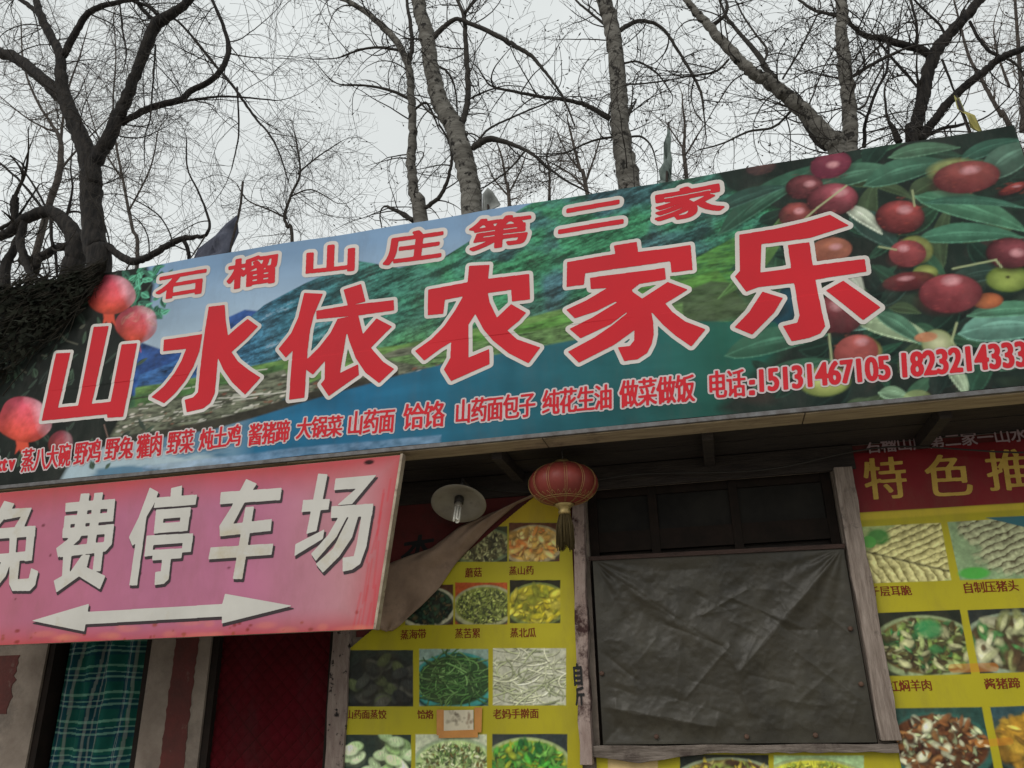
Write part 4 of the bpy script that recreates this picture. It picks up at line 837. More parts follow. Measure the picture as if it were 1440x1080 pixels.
noteart().mesh('paper', print_mat('note_print', 0.8, 0.2), note)
# brush writing down the window post
pw = []
for ch, q in (('自', [(808, 964), (819, 963), (806, 934)]), ('斤', [(810, 992), (822, 991), (809, 967)])): pw += glyph_polys(ch, *pl(q, -0.107))
letters(pw, -0.107, None, 0.02, 0.0015, layers=(('brush_writing', M_black, bld, 0.0035, 0.005, -0.001, 0, 0),))
# right poster
YR = -0.03
def rp(*q): return list(q)
cv = Canvas(0.945, 2.7, 0.75, 3.10, 0.0048, YR, KP, YEL)
cv.c *= (0.85+0.3*vnoise(cv.c.shape[:2], 90, 15, 4))[..., None]
cv.poly([(1100, 500), (1900, 480), (1900, 678), (1440, 707), (1208, 721), (1100, 727)], (84, 13, 17), noise=0.25, cell=60)
cv.poly([(1440, 708), (1440, 716), (1208, 732), (1208, 722)], (176, 150, 50), a=0.35, soft=3)
for q, k, s in (([(1205, 741), (1323, 735), (1338, 816), (1214, 821)], F_EAR, 21), ([(1332, 734), (1462, 727), (1482, 812), (1350, 816)], F_HEAD, 22),
                ([(1228, 862), (1350, 857), (1366, 948), (1246, 951)], F_LAMB, 23), ([(1360, 858), (1490, 852), (1510, 943), (1378, 947)], F_TROT, 24),
                ([(1254, 996), (1381, 994), (1400, 1090), (1266, 1092)], F_RED, 25), ([(1392, 994), (1530, 990), (1552, 1086), (1412, 1089)], F_GOLD, 26)): food(cv, q, k, s)
cv.pell(1235, 755, 16, 12, (40, 96, 40), a=0.9, soft=0.4); cv.pell(1222, 762, 10, 9, (60, 124, 52), a=0.9); cv.pell(1370, 806, 22, 9, (52, 130, 44), a=0.9, soft=0.4); cv.poly([(1385, 728), (1470, 724), (1476, 745), (1440, 741)], (30, 76, 84)); cv.pell(1306, 884, 18, 14, (40, 110, 62), a=0.85, soft=0.5); cv.line([(1340, 940), (1398, 938)], 0.05, (150, 90, 30), 0.5); cv.line([(1376, 1046), (1420, 1042)], 0.04, (160, 100, 30), 0.45)
wr = wave(0.003, 3.4, 1.3)
pos2 = empty('menu_poster', (2.0, YR, 0.55), 'yellow menu poster with dark red heading and gold title right of the window', 'poster')
cv.mesh('printed_sheet', M_poster, pos2, fn=wr)
cp = []
for s, q in (('千层耳脆', [(1224, 839), (1283, 837), (1221, 825)]), ('自制压猪头', [(1355, 834.5), (1434, 831), (1352, 819)]), ('红焖羊肉', [(1250, 973), (1312, 971), (1247, 957)]), ('酱猪蹄', [(1385, 969.5), (1436, 968), (1382, 954)])):
    cp += text_polys(s, *pl(q, YR))
letters(cp, YR, None, 0.03, 0.0014, fn=wr, layers=(('caption_lettering', M_cap, pos2, 0.0016, 0.0008, -0.003, 0, 0),))
M_gold = mat('gold_title_ink', (0.56, 0.37, 0.07), 0.6, (0.40, 0.25, 0.04), scale=5)
tt = []
for ch, q in (('特', [(1219, 703), (1277, 700), (1213, 645)]), ('色', [(1305, 699), (1368, 696), (1299, 641)]), ('推', [(1392, 691), (1450, 688), (1384, 634)])): tt += glyph_polys(ch, *pl(q, YR))
letters(tt, YR, None, 0.03, 0.002, fn=wr, layers=(('title_lettering', M_gold, pos2, 0.006, 0.001, -0.003, 0, 0),))
ss = text_polys('石榴山庄第二家一山水', *pl([(1218, 638), (1446, 620), (1215, 619)], YR))
letters(ss, YR, None, 0.03, 0.0014, fn=wr, layers=(('heading_lettering', mat('grey_heading_ink', (0.36, 0.26, 0.27), 0.5), pos2, 0.002, 0.002, -0.003, 0, 0),))
# poster strip under the sill
YU = -0.02
cv = Canvas(-0.86, 0.98, 0.75, 1.30, 0.005, YU, KP, YEL); cv.c *= (0.85+0.3*vnoise(cv.c.shape[:2], 90, 25, 4))[..., None]
cv.poly([(855, 1040), (925, 1040), (925, 1090), (855, 1090)], (150, 130, 90), noise=0.3)
for q, k, s in ((rect(956, 1061, 1081, 1130), ((30, 34, 30), (140, 150, 120), (90, 80, 40), [(190, 170, 60), (60, 40, 30), (160, 150, 90), (120, 130, 60), (80, 60, 40)], 'leaf'), 31), (rect(1088, 1062, 1215, 1130), ((130, 156, 110), (150, 166, 110), (160, 160, 50), [(176, 172, 60), (150, 150, 40), (130, 150, 60)], 'bits'), 32)): food(cv, q, k, s)
po3 = cv.mesh('menu_poster', M_poster, fn=wave(0.002, 4, 2)); tag(po3, 'strip of yellow menu poster showing under the ragged timber window sill', 'poster')

# ------------------------------------------------------------------ curtains
def curtain(name, x0, x1, z0, z1, y, folds, amp, seed, nx, nz, colour, mt, label, cat, quilt=None, sway=0.0):
    cvc = Canvas(x0, x1, z0, z1, (x1-x0)/nx, y, 1.0); colour(cvc); n = vnoise(cvc.c.shape[:2], nx/3, seed, 3)
    def f(X, Z):
        k = amp*np.sin((X-x0)/(x1-x0)*math.pi*2*folds+3*n+sway*(z1-Z))
        if quilt: k = k-quilt*np.abs(np.sin((X+Z)*math.pi/0.11)*np.sin((X-Z)*math.pi/0.11))**0.6
        return k
    o = cvc.mesh(name, mt, fn=f); tag(o, label, cat); return o
def plaid(c):
    X, Z = c.X[None, :]+0*c.Z[:, None], c.Z[:, None]+0*c.X[None, :]; L = lin; g = np.ones(X.shape+(1,))*L((18, 66, 58))*1.4
    def band(q, per, off, wd): t = ((q-off) % per); return (t < wd).astype(float)[..., None]
    for q, s in ((X+0.04*(2-Z), 0.27), (Z, 0.20)):
        g = g*(1-0.55*band(q, s, 0.0, s*0.38))+L((16, 40, 62))*0.55*1.3*band(q, s, 0.0, s*0.38)
    for q, s, col in ((Z, 0.20, (130, 176, 150)), (X+0.04*(2-Z), 0.27, (150, 150, 140))):
        for o, wd in ((0.02, 0.016), (0.06, 0.009), (0.105, 0.018)): b = band(q+0.010*np.sin(X*9+Z*5), s, o, wd)*0.30; g = g*(1-b)+L(col)*1.5*b
    c.c = g*(0.9+0.2*vnoise(X.shape, 8, 5, 2))[..., None]
M_cloth = print_mat('curtain_cloth', 0.9, 0.1, (0.03, 0.03, 0.03), 0.3, 0.15)
curtain('window_curtain', X1a+0.10, X1b-0.015, 0.6, 2.24, 0.10, 4.5, 0.03, 4, 170, 200, plaid, M_cloth, 'green and white plaid cloth curtain hanging in the left opening', 'curtain', sway=0.4)
def redc(c):
    X, Z = c.X[None, :], c.Z[:, None]; c.c = np.ones(c.c.shape)*lin((70, 6, 17))*1.0*(0.75+0.5*vnoise(c.c.shape[:2], 30, 2, 4))[..., None]
    s = (np.abs(np.sin((X+Z)*math.pi/0.11)) < 0.07)|(np.abs(np.sin((X-Z)*math.pi/0.11)) < 0.07); c.c[s] *= 0.6
curtain('door_curtain', X2a+0.02, X2b-0.02, 0.05, 2.24, 0.07, 1.5, 0.008, 6, 220, 460, redc, M_cloth, 'dark red quilted door curtain filling the doorway beside the left poster', 'door curtain', quilt=0.012)

# ------------------------------------------------------------------ red lantern
M_lan = mat('red_lantern_cloth', (0.235, 0.040, 0.030), 0.5, (0.17, 0.030, 0.023), scale=5, spec=0.3)
M_brass = mat('tarnished_gold', (0.55, 0.42, 0.18), 0.4, (0.35, 0.25, 0.1), scale=20, metal=0.6)
M_thread = mat('gold_thread', (0.40, 0.27, 0.10), 0.6)
M_tass = mat('yellow_brown_tassel', (0.085, 0.06, 0.02), 0.9, (0.05, 0.036, 0.014), scale=30, stretch=(6, 6, 1))
lc = Vector(P(792, 681, -0.50)); LR, LH = 0.232, 0.142
lan = empty('lantern', tuple(lc-Vector((0, 0, LH+0.3))), 'round red cloth lantern with gold ribs and a tassel hanging from the eave', 'lantern')
prof = [(LR*math.cos(a)**0.9 if abs(a) < 1.57 else 0, LH*math.sin(a)) for a in np.linspace(-1.30, 1.30, 25)]
lb = MB(); NR = 96; vs = []
for r_, h in prof:
    for k in range(NR):
        q = 2*math.pi*k/NR; rr = r_*(1-0.035*abs(math.sin(q*6))**6*1.0+0.0); vs.append(lc+Vector((rr*math.cos(q), rr*math.sin(q), h)))
lb.add(vs, [(i*NR+k, i*NR+(k+1) % NR, (i+1)*NR+(k+1) % NR, (i+1)*NR+k) for i in range(len(prof)-1) for k in range(NR)], True)
lb.build('lantern_body', M_lan, lan)
rb = MB()
for k in range(12):
    for dq in (-0.03, 0.03):
        q = 2*math.pi*(k+0.5)/12+dq; rb.tube([lc+Vector(((r_*1.004)*math.cos(q), (r_*1.004)*math.sin(q), h)) for r_, h in prof], 0.0011, 4)
for hh in (-0.74, -0.80): rb.tube([lc+Vector((LR*math.cos(math.asin(hh))**0.9*1.006*math.cos(q), LR*math.cos(math.asin(hh))**0.9*1.006*math.sin(q), LH*hh)) for q in np.linspace(0, 2*math.pi, 49)], 0.0018, 4)
for k in range(32):
    q0 = 2*math.pi*k/32
    rb.tube([lc+Vector((LR*math.cos(math.asin(hh))**0.9*1.006*math.cos(q0+dq), LR*math.cos(math.asin(hh))**0.9*1.006*math.sin(q0+dq), LH*hh)) for hh, dq in ((-0.74, -0.098), (-0.55, 0), (-0.74, 0.098))], 0.0014, 4)
rb.build('gold_ribs', M_thread, lan)
cb = MB(); cb.lathe([(0.0, LH+0.022), (0.045, LH+0.022), (0.055, LH+0.008), (0.062, LH-0.012), (0.058, LH-0.016)], lc, n=24); cb.build('top_cap', M_brass, lan)
cb = MB(); cb.lathe([(0.062, -LH+0.012), (0.066, -LH-0.002), (0.05, -LH-0.012), (0.034, -LH-0.03), (0.042, -LH-0.045), (0.036, -LH-0.062), (0.0, -LH-0.064)], lc, n=24); cb.build('bottom_cap', M_brass, lan)
tb = MB(); g = random.Random(2)
for k in range(150):
    q = g.uniform(0, 6.283); r0 = 0.034*math.sqrt(g.random()); r1 = r0*1.7; L = g.uniform(0.24, 0.30)
    tb.tube([lc+Vector((r0*math.cos(q), r0*math.sin(q), -LH-0.055)), lc+Vector((r1*math.cos(q), r1*math.sin(q), -LH-0.14)), lc+Vector((r1*1.05*math.cos(q)+g.uniform(-.004, .004), r1*1.05*math.sin(q), -LH-L))], 0.0028, 4)
tb.build('tassel', M_tass, lan)
hb = MB(); hb.tube([lc+Vector((0, 0, LH+0.02)), lc+Vector((0.004, 0, LH+0.05)), (lc.x, lc.y, 3.166)], 0.004, 6); hb.build('hanging_wire', M_metal, lan)

# ------------------------------------------------------------------ enamel lamp with an energy-saving bulb
M_enam = mat('old_white_enamel', (0.27, 0.245, 0.20), 0.45, (0.20, 0.175, 0.14), scale=7, spec=0.3, dirt=((0.08, 0.06, 0.04), 6, 0.58, 0.75))
M_sock = mat('dark_bakelite', (0.03, 0.026, 0.022), 0.5)
M_tube = mat('unlit_lamp_tube', (0.80, 0.78, 0.70), 0.25, spec=0.5)
pc = Vector(P(645, 708, -0.35)); ax = (Vector(P(641, 736, -0.35))-pc); view = (Vector(CAMP)-pc).normalized()
up_in = ax-view*ax.dot(view); up_in.normalize(); axis = (up_in*0.74+view*0.67).normalized()
LRR = 0.196
lamp = empty('wall_lamp', tuple(pc), 'tilted white enamel lamp shade with a bare energy-saving bulb beside the pink board', 'lamp')
sb = MB(); sb.lathe([(0.032, -0.062), (0.045, -0.055), (0.09, -0.035), (0.15, -0.014), (LRR-0.006, 0.0), (LRR, 0.003), (LRR-0.004, 0.006), (0.15, -0.008), (0.09, -0.029), (0.045, -0.048), (0.03, -0.052)], pc, axis, 48); sb.build('lamp_shade', M_enam, lamp)
sb = MB(); sb.lathe([(0.0, -0.125), (0.026, -0.12), (0.03, -0.06), (0.034, -0.045), (0.034, -0.005), (0.03, 0.0), (0, 0.0)], pc, axis, 20); sb.build('socket', M_sock, lamp)
bb = MB(); bb.lathe([(0.0, -0.001), (0.024, 0.0), (0.028, 0.03), (0.026, 0.045), (0.0, 0.047)], pc, axis, 20); bulb = bb.build('bulb_base', M_enam, lamp)
sd = axis.orthogonal().normalized(); sd2 = axis.cross(sd); bb = MB()
for k in range(3):
    q = k*2*math.pi/3+0.5; c = sd*math.cos(q)+sd2*math.sin(q); t = axis.cross(c)
    base = pc+c*0.017; pts = [base+t*0.010+axis*0.045]+[base+t*(0.010*math.cos(a))+axis*(0.150+0.010*math.sin(a)) for a in np.linspace(0, math.pi, 7)]+[base-t*0.010+axis*0.045]
    bb.tube(pts, 0.0078, 8)
bb.build('bulb_tube', M_tube, lamp)
wb = MB(); b0 = pc-axis*0.12; wb.tube([b0, b0+Vector((0, 0.05, 0.10)), Vector((b0.x+0.02, -0.03, 3.05)), Vector((b0.x+0.02, -0.02, 3.16))], 0.009, 8); wb.build('bracket', M_metal, lamp)
#PART3
# ------------------------------------------------------------------ trees behind the building
M_bark_dark = mat('dark_willow_bark', (0.010, 0.009, 0.009), 0.95, (0.045, 0.038, 0.033), scale=7, stretch=(2.2, 2.2, 0.5), bump=1.0, bscale=14, contrast=(0.4, 0.75))
M_bark_pop = mat('pale_poplar_bark', (0.185, 0.175, 0.155), 0.9, (0.075, 0.068, 0.058), scale=3.0, stretch=(1, 1, 4.5), bump=0.55, bscale=12, dirt=((0.014, 0.012, 0.010), 6.0, 0.54, 0.60))
M_bark_mid = mat('grey_brown_bark', (0.085, 0.072, 0.062), 0.95, (0.04, 0.033, 0.03), scale=5, bump=0.7)
M_bark_limb = mat('dark_poplar_limb', (0.05, 0.045, 0.039), 0.95, (0.025, 0.022, 0.02), scale=6, bump=0.6)
M_twig_dark = mat('dark_twig', (0.026, 0.023, 0.02), 0.9, (0.05, 0.042, 0.035), scale=2)
M_twig_pop = mat('poplar_twig', (0.045, 0.039, 0.034), 0.9, (0.028, 0.024, 0.021), scale=2)
M_twig_far = mat('far_brown_twig', (0.13, 0.105, 0.088), 0.95, (0.085, 0.07, 0.06), scale=2)
CAMV = Vector(CAMP)
def smooth_path(pts, rads, n=5):
    """Catmull-Rom through the traced points"""
    o, ro = [], []; m = len(pts)
    for i in range(m-1):
        p0, p1, p2, p3 = pts[max(i-1, 0)], pts[i], pts[i+1], pts[min(i+2, m-1)]
        for k in range(n):
            t = k/n; o.append(0.5*((2*p1)+(p2-p0)*t+(2*p0-5*p1+4*p2-p3)*t*t+(3*p1-p0-3*p2+p3)*t**3)); ro.append(rads[i]*(1-t)+rads[i+1]*t)
    return o+[pts[-1]], ro+[rads[-1]]
def twig(mb, rng, p, d, L, r, lvl, st, tips):
    """grow one branchlet and its children; st = habit"""
    n = max(3, int(L/st['seg'])); pts = [p.copy()]; d = d.normalized(); seg = L/n
    cv_ = Vector((rng.gauss(0, 1), rng.gauss(0, 1), rng.gauss(0, 1)))*st['curl']
    for i in range(n):
        d = d+Vector((rng.gauss(0, 1), rng.gauss(0, 1), rng.gauss(0, 1)))*st['wob']+cv_*(1.0/n)+Vector((0, 0, st['trop'][min(lvl, 3)]))*(seg/0.15)
        d.normalize(); pts.append(pts[-1]+d*seg)
    rad = [max(st['rmin'], r*(1-0.8*i/n)) for i in range(n+1)]
    mb.tube(pts, rad, 4 if lvl <= 1 else 3, cap=False)
    if lvl < st['levels']:
        k = max(1, int(L*st['dens'][lvl]*rng.uniform(0.7, 1.3)))
        for _ in range(k):
            t = rng.uniform(0.12, 1.0); i = min(int(t*n), n-1); q = pts[i].lerp(pts[i+1], t*n-i); a = (pts[i+1]-pts[i]).normalized()
            o = a.orthogonal(); o.rotate(__import__('mathutils').Quaternion(a, rng.uniform(0, 6.283))); an = rng.uniform(*st['ang'])
            twig(mb, rng, q, a*math.cos(an)+o*math.sin(an), L*rng.uniform(*st['ratio'])*(1.15-0.6*t), max(st['rmin'], rad[i]*0.6), lvl+1, st, tips)
    else: tips.append((pts[-1], d))
WILLOW = dict(seg=0.09, curl=1.5, wob=0.075, trop=(0.0, -0.035, -0.065, -0.06), rmin=0.0028, levels=3, dens=(3.0, 4.2, 2.6), ang=(0.3, 1.0), ratio=(0.4, 0.9))
POPLAR = dict(seg=0.09, curl=2.1, wob=0.07, trop=(0.0, 0.01, 0.03, 0.10), rmin=0.0030, levels=3, dens=(2.4, 4.0, 3.8), ang=(0.45, 1.15), ratio=(0.28, 0.65))
def tree(name, y, limbs, label, cat, bark, tw, habit, seed, spawn=2.6, L1=(0.7, 1.9), group=None, scale=2.7, off=(0, 0), buds=0.0, rootlimb=0, depth=0.5, free=()):
    """limbs: traced [(x, y, width), ...] in enlarged-photo units; each is placed at its real distance and thickness"""
    rng = random.Random(seed); tmb = MB(); lmb = MB(); wmb = MB(); tips = []; limbpts = []
    mpp = np.linalg.norm(P(720, 200, y)-P(721, 200, y))
    base = None
    for li, lb_ in enumerate(limbs):
        pts, rad = [], []; yy = y if li == 0 else y+rng.uniform(-depth, depth)*0.3; w0 = 20; dr = rng.uniform(-depth, depth)/6
        for k, q in enumerate(lb_):
            u, v = q[0]/scale+off[0], q[1]/scale+off[1]; w0 = q[2] if len(q) > 2 else w0*0.92
            yk = y+(dr*k if li else 0); pp_ = Vector(P(u, v, yk)); pts.append(pp_)
            rad.append(0.46*w0/scale*mpp*(1.0+0.0))
        if li == 0 or (isinstance(rootlimb, (list, tuple)) and li in rootlimb):
            b = pts[0].copy(); d = (pts[0]-pts[1]); g0 = Vector((b.x+d.x/abs(d.z)*b.z*0.35 if abs(d.z) > 1e-3 else b.x, b.y, -0.1)); g0.x = max(min(g0.x, b.x+1.2), b.x-1.2)
            mid = b.lerp(g0, 0.5); pts = [g0, mid]+pts; rad = [rad[0]*1.5, rad[0]*1.12]+rad
            if base is None: base = Vector((g0.x, g0.y, 0))
        # let a limb that leaves the frame go on growing
        if pts[-1].z > P(720, 5, y)[2] and rad[-1] > 0.02:
            d = (pts[-1]-pts[-2]).normalized()
            for k in range(5):
                d = (d+Vector((rng.gauss(0, .15), rng.gauss(0, .15), rng.gauss(0.05, .1)))).normalized(); pts.append(pts[-1]+d*0.6); rad.append(max(0.006, rad[-1]*0.72))
        sp, sr = smooth_path(pts, rad, 6)
        sp = [p+Vector((rng.gauss(0, 1), 0, rng.gauss(0, 1)))*min(0.012, r*0.12) for p, r in zip(sp, sr)]; sr = [r*rng.uniform(0.965, 1.04) for r in sr]
        big = li == 0 or lb_[0][2] > 34; (tmb if big else lmb).tube(sp, sr, 14 if sr[0] > 0.06 else 8); limbpts.append((sp, sr))
        for i in range(len(sp)-1):
            if sp[i].z < 5.0: continue
            a = sp[i+1]-sp[i]; ln = a.length; cnt = ln*spawn*(0.45 if sr[i] > 0.13 else 1.0); cnt = int(cnt)+(rng.random() < cnt-int(cnt))
            for _ in range(cnt):
                q = sp[i].lerp(sp[i+1], rng.random()); a.normalize(); o = a.orthogonal(); o.rotate(__import__('mathutils').Quaternion(a, rng.uniform(0, 6.283)))
                an = rng.uniform(0.5, 1.35); dd = a*math.cos(an)+o*math.sin(an)
                twig(wmb, rng, q, dd, rng.uniform(*L1), min(0.014, sr[i]*0.5), 1, habit, tips)
        e = sp[-1]; twig(wmb, rng, e, sp[-1]-sp[-2], rng.uniform(*L1), sr[-1]*0.8, 1, habit, tips)
    for (u, v, du, dv, L, r) in free:
        p = Vector(P(u, v, y)); d = Vector(P(u+du, v+dv, y))-p; twig(wmb, rng, p, d, L, r, 0, habit, tips)
    if buds:
        for p, d in tips:
            if rng.random() < buds:
                s = rng.uniform(0.012, 0.022); wmb.tube([p-d*s*0.5, p+d*s, p+d*s*2.4], [s*0.4, s*0.62, 0.001], 4, cap=False)
    t = empty(name, tuple(base), label, cat, group); tmb.build('trunk', bark, t)
    if lmb.v: lmb.build('limbs', M_bark_limb if bark is M_bark_pop else bark, t)
    wmb.build('crown', tw, t)
    return t
T = 2.7
tree('willow_tree', 4.0, [
 [(372,1060,104),(362,950,100),(352,850,95),(345,760,90),(345,680,94),(335,600,86),(300,510,76),(265,420,72),(237,350,66),(232,280,55),(228,205,46),(190,130,44),(152,50,42),(138,0,35),(125,-40,30)],
 [(345,640,70),(375,585,66),(410,530,64),(443,450,62),(475,385,54),(505,310,50),(532,235,50),(560,165,55),(590,95,58),(625,70,52),(665,45,45),(710,10,38),(745,-30,34)],
 [(245,370,50),(215,352,62),(150,290,60),(80,232,58),(0,200,54),(-80,180,50)],
 [(240,215,34),(262,170,36),(300,100,33),(330,55,30),(375,28,28),(450,8,24),(530,-6,20)],
 [(150,55,28),(112,22,26),(60,-15,22)],
 [(462,470,30),(500,445,31),(560,415,34),(620,395,32),(690,378,32),(722,345,30),(790,312,29),(838,268,28),(868,190,23),(852,110,19),(815,20,16),(800,-20,14)],
 [(700,385,14),(760,375,12),(850,366,10),(950,372,8),(1050,382,5)],
 [(838,272,13),(790,215,13),(735,145,12),(680,85,12),(640,60,10)],
 [(848,282,14),(895,340,13),(932,395,12),(975,455,10),(1020,505,9),(1060,580,7),(1095,690,5)],
 [(405,930,30),(450,968,32),(500,992,35),(545,982,30),(580,966,29),(640,930,28),(690,908,26),(740,900,18),(780,893,14),(796,850,11),(775,780,9),(750,720,8),(712,640,7),(708,530,5)],
 [(694,908,18),(712,945,17),(718,985,15),(705,1010,12)], [(590,80,22),(545,40,20),(520,0,18)], [(600,60,18),(560,22,16),(500,2,16)],
 [(455,20,8),(465,110,9),(480,200,7),(470,260,5)], [(590,170,9),(585,260,9),(578,350,8),(570,450,7),(550,520,6),(548,620,4)], [(900,330,8),(905,420,8),(905,520,7),(880,640,5)]],
 'dark forked willow tree with drooping twigs rising behind the left end of the long sign', 'tree', M_bark_dark, M_twig_dark, WILLOW, 11, spawn=2.5, L1=(0.8, 2.3), scale=T)
tree('gnarled_tree', 5.2, [
 [(256,1085,92),(286,985,90),(286,905,78),(240,834,62),(186,804,55),(102,828,50),(36,882,44),(-24,900,40)],
 [(92,840,34),(77,910,37),(90,972,34),(111,1032,28),(150,1066,22),(210,1076,20)], [(285,925,36),(204,948,34),(162,972,40),(114,987,36),(84,968,28)], [(146,975,36),(140,1010,33),(141,1038,20)],
 [(10,1130,54),(24,1008,44),(48,954,36),(68,905,32)], [(55,850,40),(57,822,34),(53,780,38),(58,744,26)], [(192,815,18),(194,870,16),(200,940,13)], [(210,955,14),(214,1010,12),(218,1050,9)],
 [(0,618,10),(80,692,11),(160,790,13)], [(40,590,8),(120,690,9),(180,800,11)], [(0,870,20),(60,830,12),(110,760,9),(150,700,6)], [(250,830,16),(275,720,10),(268,640,7),(275,560,5)], [(285,880,12),(250,815,12),(300,805,9),(330,840,7)]],
 'twisted dark tree with looping low limbs at the far left above the netting', 'tree', M_bark_dark, M_twig_dark, WILLOW, 12, spawn=2.2, L1=(0.6, 1.6), scale=T, depth=0.4)
tree('slender_tree', 8.5, [[(180,800,30),(200,740,30),(225,660,30),(232,580,26),(225,520,20),(195,470,14),(150,400,12),(105,300,10),(85,200,8),(80,80,6)], [(230,560,16),(240,440,12),(262,330,10),(300,220,7),(330,120,5)], [(225,650,12),(300,560,9),(380,480,6),(440,420,4)], [(205,500,10),(120,460,8),(40,400,6),(-30,340,4)]],
 'slim pale brown tree standing in the distance between the left willow limbs', 'tree', M_bark_mid, M_twig_far, POPLAR, 13, spawn=4.0, L1=(0.9, 2.2), scale=T)
tree('poplar_tree', 5.5, [
 [(300,845,58),(282,760,44),(270,700,40),(266,600,38),(270,500,35),(268,420,33),(264,340,33),(258,270,32),(240,215,30),(192,135,30),(112,60,26),(20,2,22),(-40,-20,20)],
 [(256,250,18),(268,180,20),(264,100,18),(252,30,15),(250,-20,13)], [(300,800,18),(335,778,18),(372,748,17),(398,700,15),(412,650,13),(420,590,12),(405,530,9),(370,470,7)],
 [(272,838,22),(230,812,18),(175,784,12)], [(268,380,14),(190,345,13),(100,326,10),(0,322,7)], [(275,420,10),(320,390,11),(350,440,8),(370,490,6)], [(215,190,12),(140,180,12),(70,190,10),(0,215,8)]],
 'thin leaning poplar tree left of the thick poplar above the sign', 'tree', M_bark_pop, M_twig_pop, POPLAR, 14, spawn=3.6, L1=(0.6, 1.7), scale=T, off=(480, 0), buds=0.7)
tree('poplar_tree', 5.0, [
 [(498,830,82),(490,740,80),(480,680,79),(465,600,78),(445,530,78),(425,470,76),(385,410,72),(362,350,69),(345,270,66),(335,200,65),(318,110,62),(305,60,60),(290,0,58),(275,-50,54)],
 [(452,490,24),(470,430,26),(480,370,25),(480,290,23),(474,200,22),(470,110,19),(462,50,17),(435,-10,15)], [(468,50,14),(490,22,14),(520,-12,13)],
 [(345,150,22),(372,118,24),(402,92,21),(440,72,18),(490,90,19),(560,120,20),(620,150,20),(665,178,19),(720,212,17),(775,275,13),(825,340,10),(860,410,8),(885,475,6)],
 [(500,560,28),(530,540,28),(565,528,26),(620,538,19),(700,570,14),(740,595,12),(790,640,10),(860,690,8),(930,725,6)], [(508,550,10),(560,490,9),(640,450,8),(720,415,7),(810,380,6)],
 [(420,480,9),(340,430,9),(300,390,8)], [(355,250,10),(400,270,10),(430,330,8),(440,420,6)], [(480,380,8),(540,350,8),(600,330,6)], [(700,570,9),(640,640,7),(560,700,6),(530,715,5)]],
 'thick pale poplar tree with dark bark scars leaning left above the middle of the sign', 'tree', M_bark_pop, M_twig_pop, POPLAR, 15, spawn=2.8, L1=(0.6, 1.9), scale=T, off=(480, 0), buds=0.7)
tree('poplar_tree', 6.0, [
 [(1095,730,80),(1085,660,78),(1072,570,72),(1060,480,70),(1054,400,68),(1050,330,65),(1040,200,63),(1028,120,62),(1015,60,62),(1000,0,62),(990,-40,58)],
 [(1022,452,24),(985,430,21),(940,405,18),(900,390,17),(830,375,15),(760,368,13),(670,350,12),(590,335,9)], [(1055,118,20),(1085,98,19),(1130,80,17),(1190,90,14),(1235,125,13),(1270,180,12),(1300,225,10),(1340,300,8)],
 [(1085,440,18),(1096,420,16),(1108,402,10)], [(1075,320,8),(1140,318,7),(1220,308,6),(1310,292,5)], [(1040,520,10),(980,528,9),(920,548,8),(850,580,7),(760,585,5)], [(1075,240,9),(1130,236,8),(1200,280,7),(1250,350,5)], [(1090,520,9),(1140,520,8),(1180,560,6),(1200,640,4)],
 [(1045,130,14),(960,60,10),(900,10,9),(870,-30,8)], [(600,335,8),(560,320,7),(520,260,6),(500,240,4)]],
 'straight grey poplar trunk right of the thick leaning poplar, above the upper sign lettering', 'tree', M_bark_pop, M_twig_pop, POPLAR, 16, spawn=3.0, L1=(0.7, 2.2), scale=T, off=(480, 0), buds=0.7)
tree('twin_poplar_tree', 6.0, [
 [(640,620,54),(634,550,52),(636,480,51),(634,420,50),(626,340,48),(618,280,48),(608,210,46),(604,130,43),(605,60,41),(606,0,40),(606,-40,38)],
 [(600,610,66),(585,555,62),(545,512,60),(490,455,55),(440,408,52),(400,372,50),(358,336,47),(310,300,44),(270,280,42),(215,225,39),(165,175,37),(100,100,32),(60,55,28),(20,8,24),(-15,-30,20)],
 [(352,300,22),(318,262,21),(290,212,20),(250,165,17),(218,130,15),(190,95,14),(165,62,12),(140,0,9)], [(548,560,30),(505,520,30),(470,470,24),(450,445,18)],
 [(640,292,13),(680,268,13),(720,245,13),(770,218,12),(830,190,10)], [(592,62,13),(540,50,12),(500,38,11),(450,6,10),(420,-20,9)], [(110,98,20),(150,68,14),(170,30,11),(160,-10,9)], [(175,225,9),(130,268,9),(60,285,8),(0,292,6)], [(300,250,9),(320,190,9),(270,120,8),(230,60,7),(200,0,6)],
 [(430,400,10),(350,480,9),(250,500,8),(150,545,6),(60,570,4)], [(380,300,8),(440,200,8),(480,120,7),(520,40,6)], [(640,420,9),(690,400,8),(720,330,7),(760,250,6)], [(0,220,12),(40,290,11),(70,350,10),(80,420,8)]],
 'pale poplar tree forking at the sign into one upright and one leaning stem', 'tree', M_bark_pop, M_twig_pop, POPLAR, 17, spawn=3.2, L1=(0.7, 2.2), scale=T, off=(960, 0), buds=0.6, rootlimb=(1,))
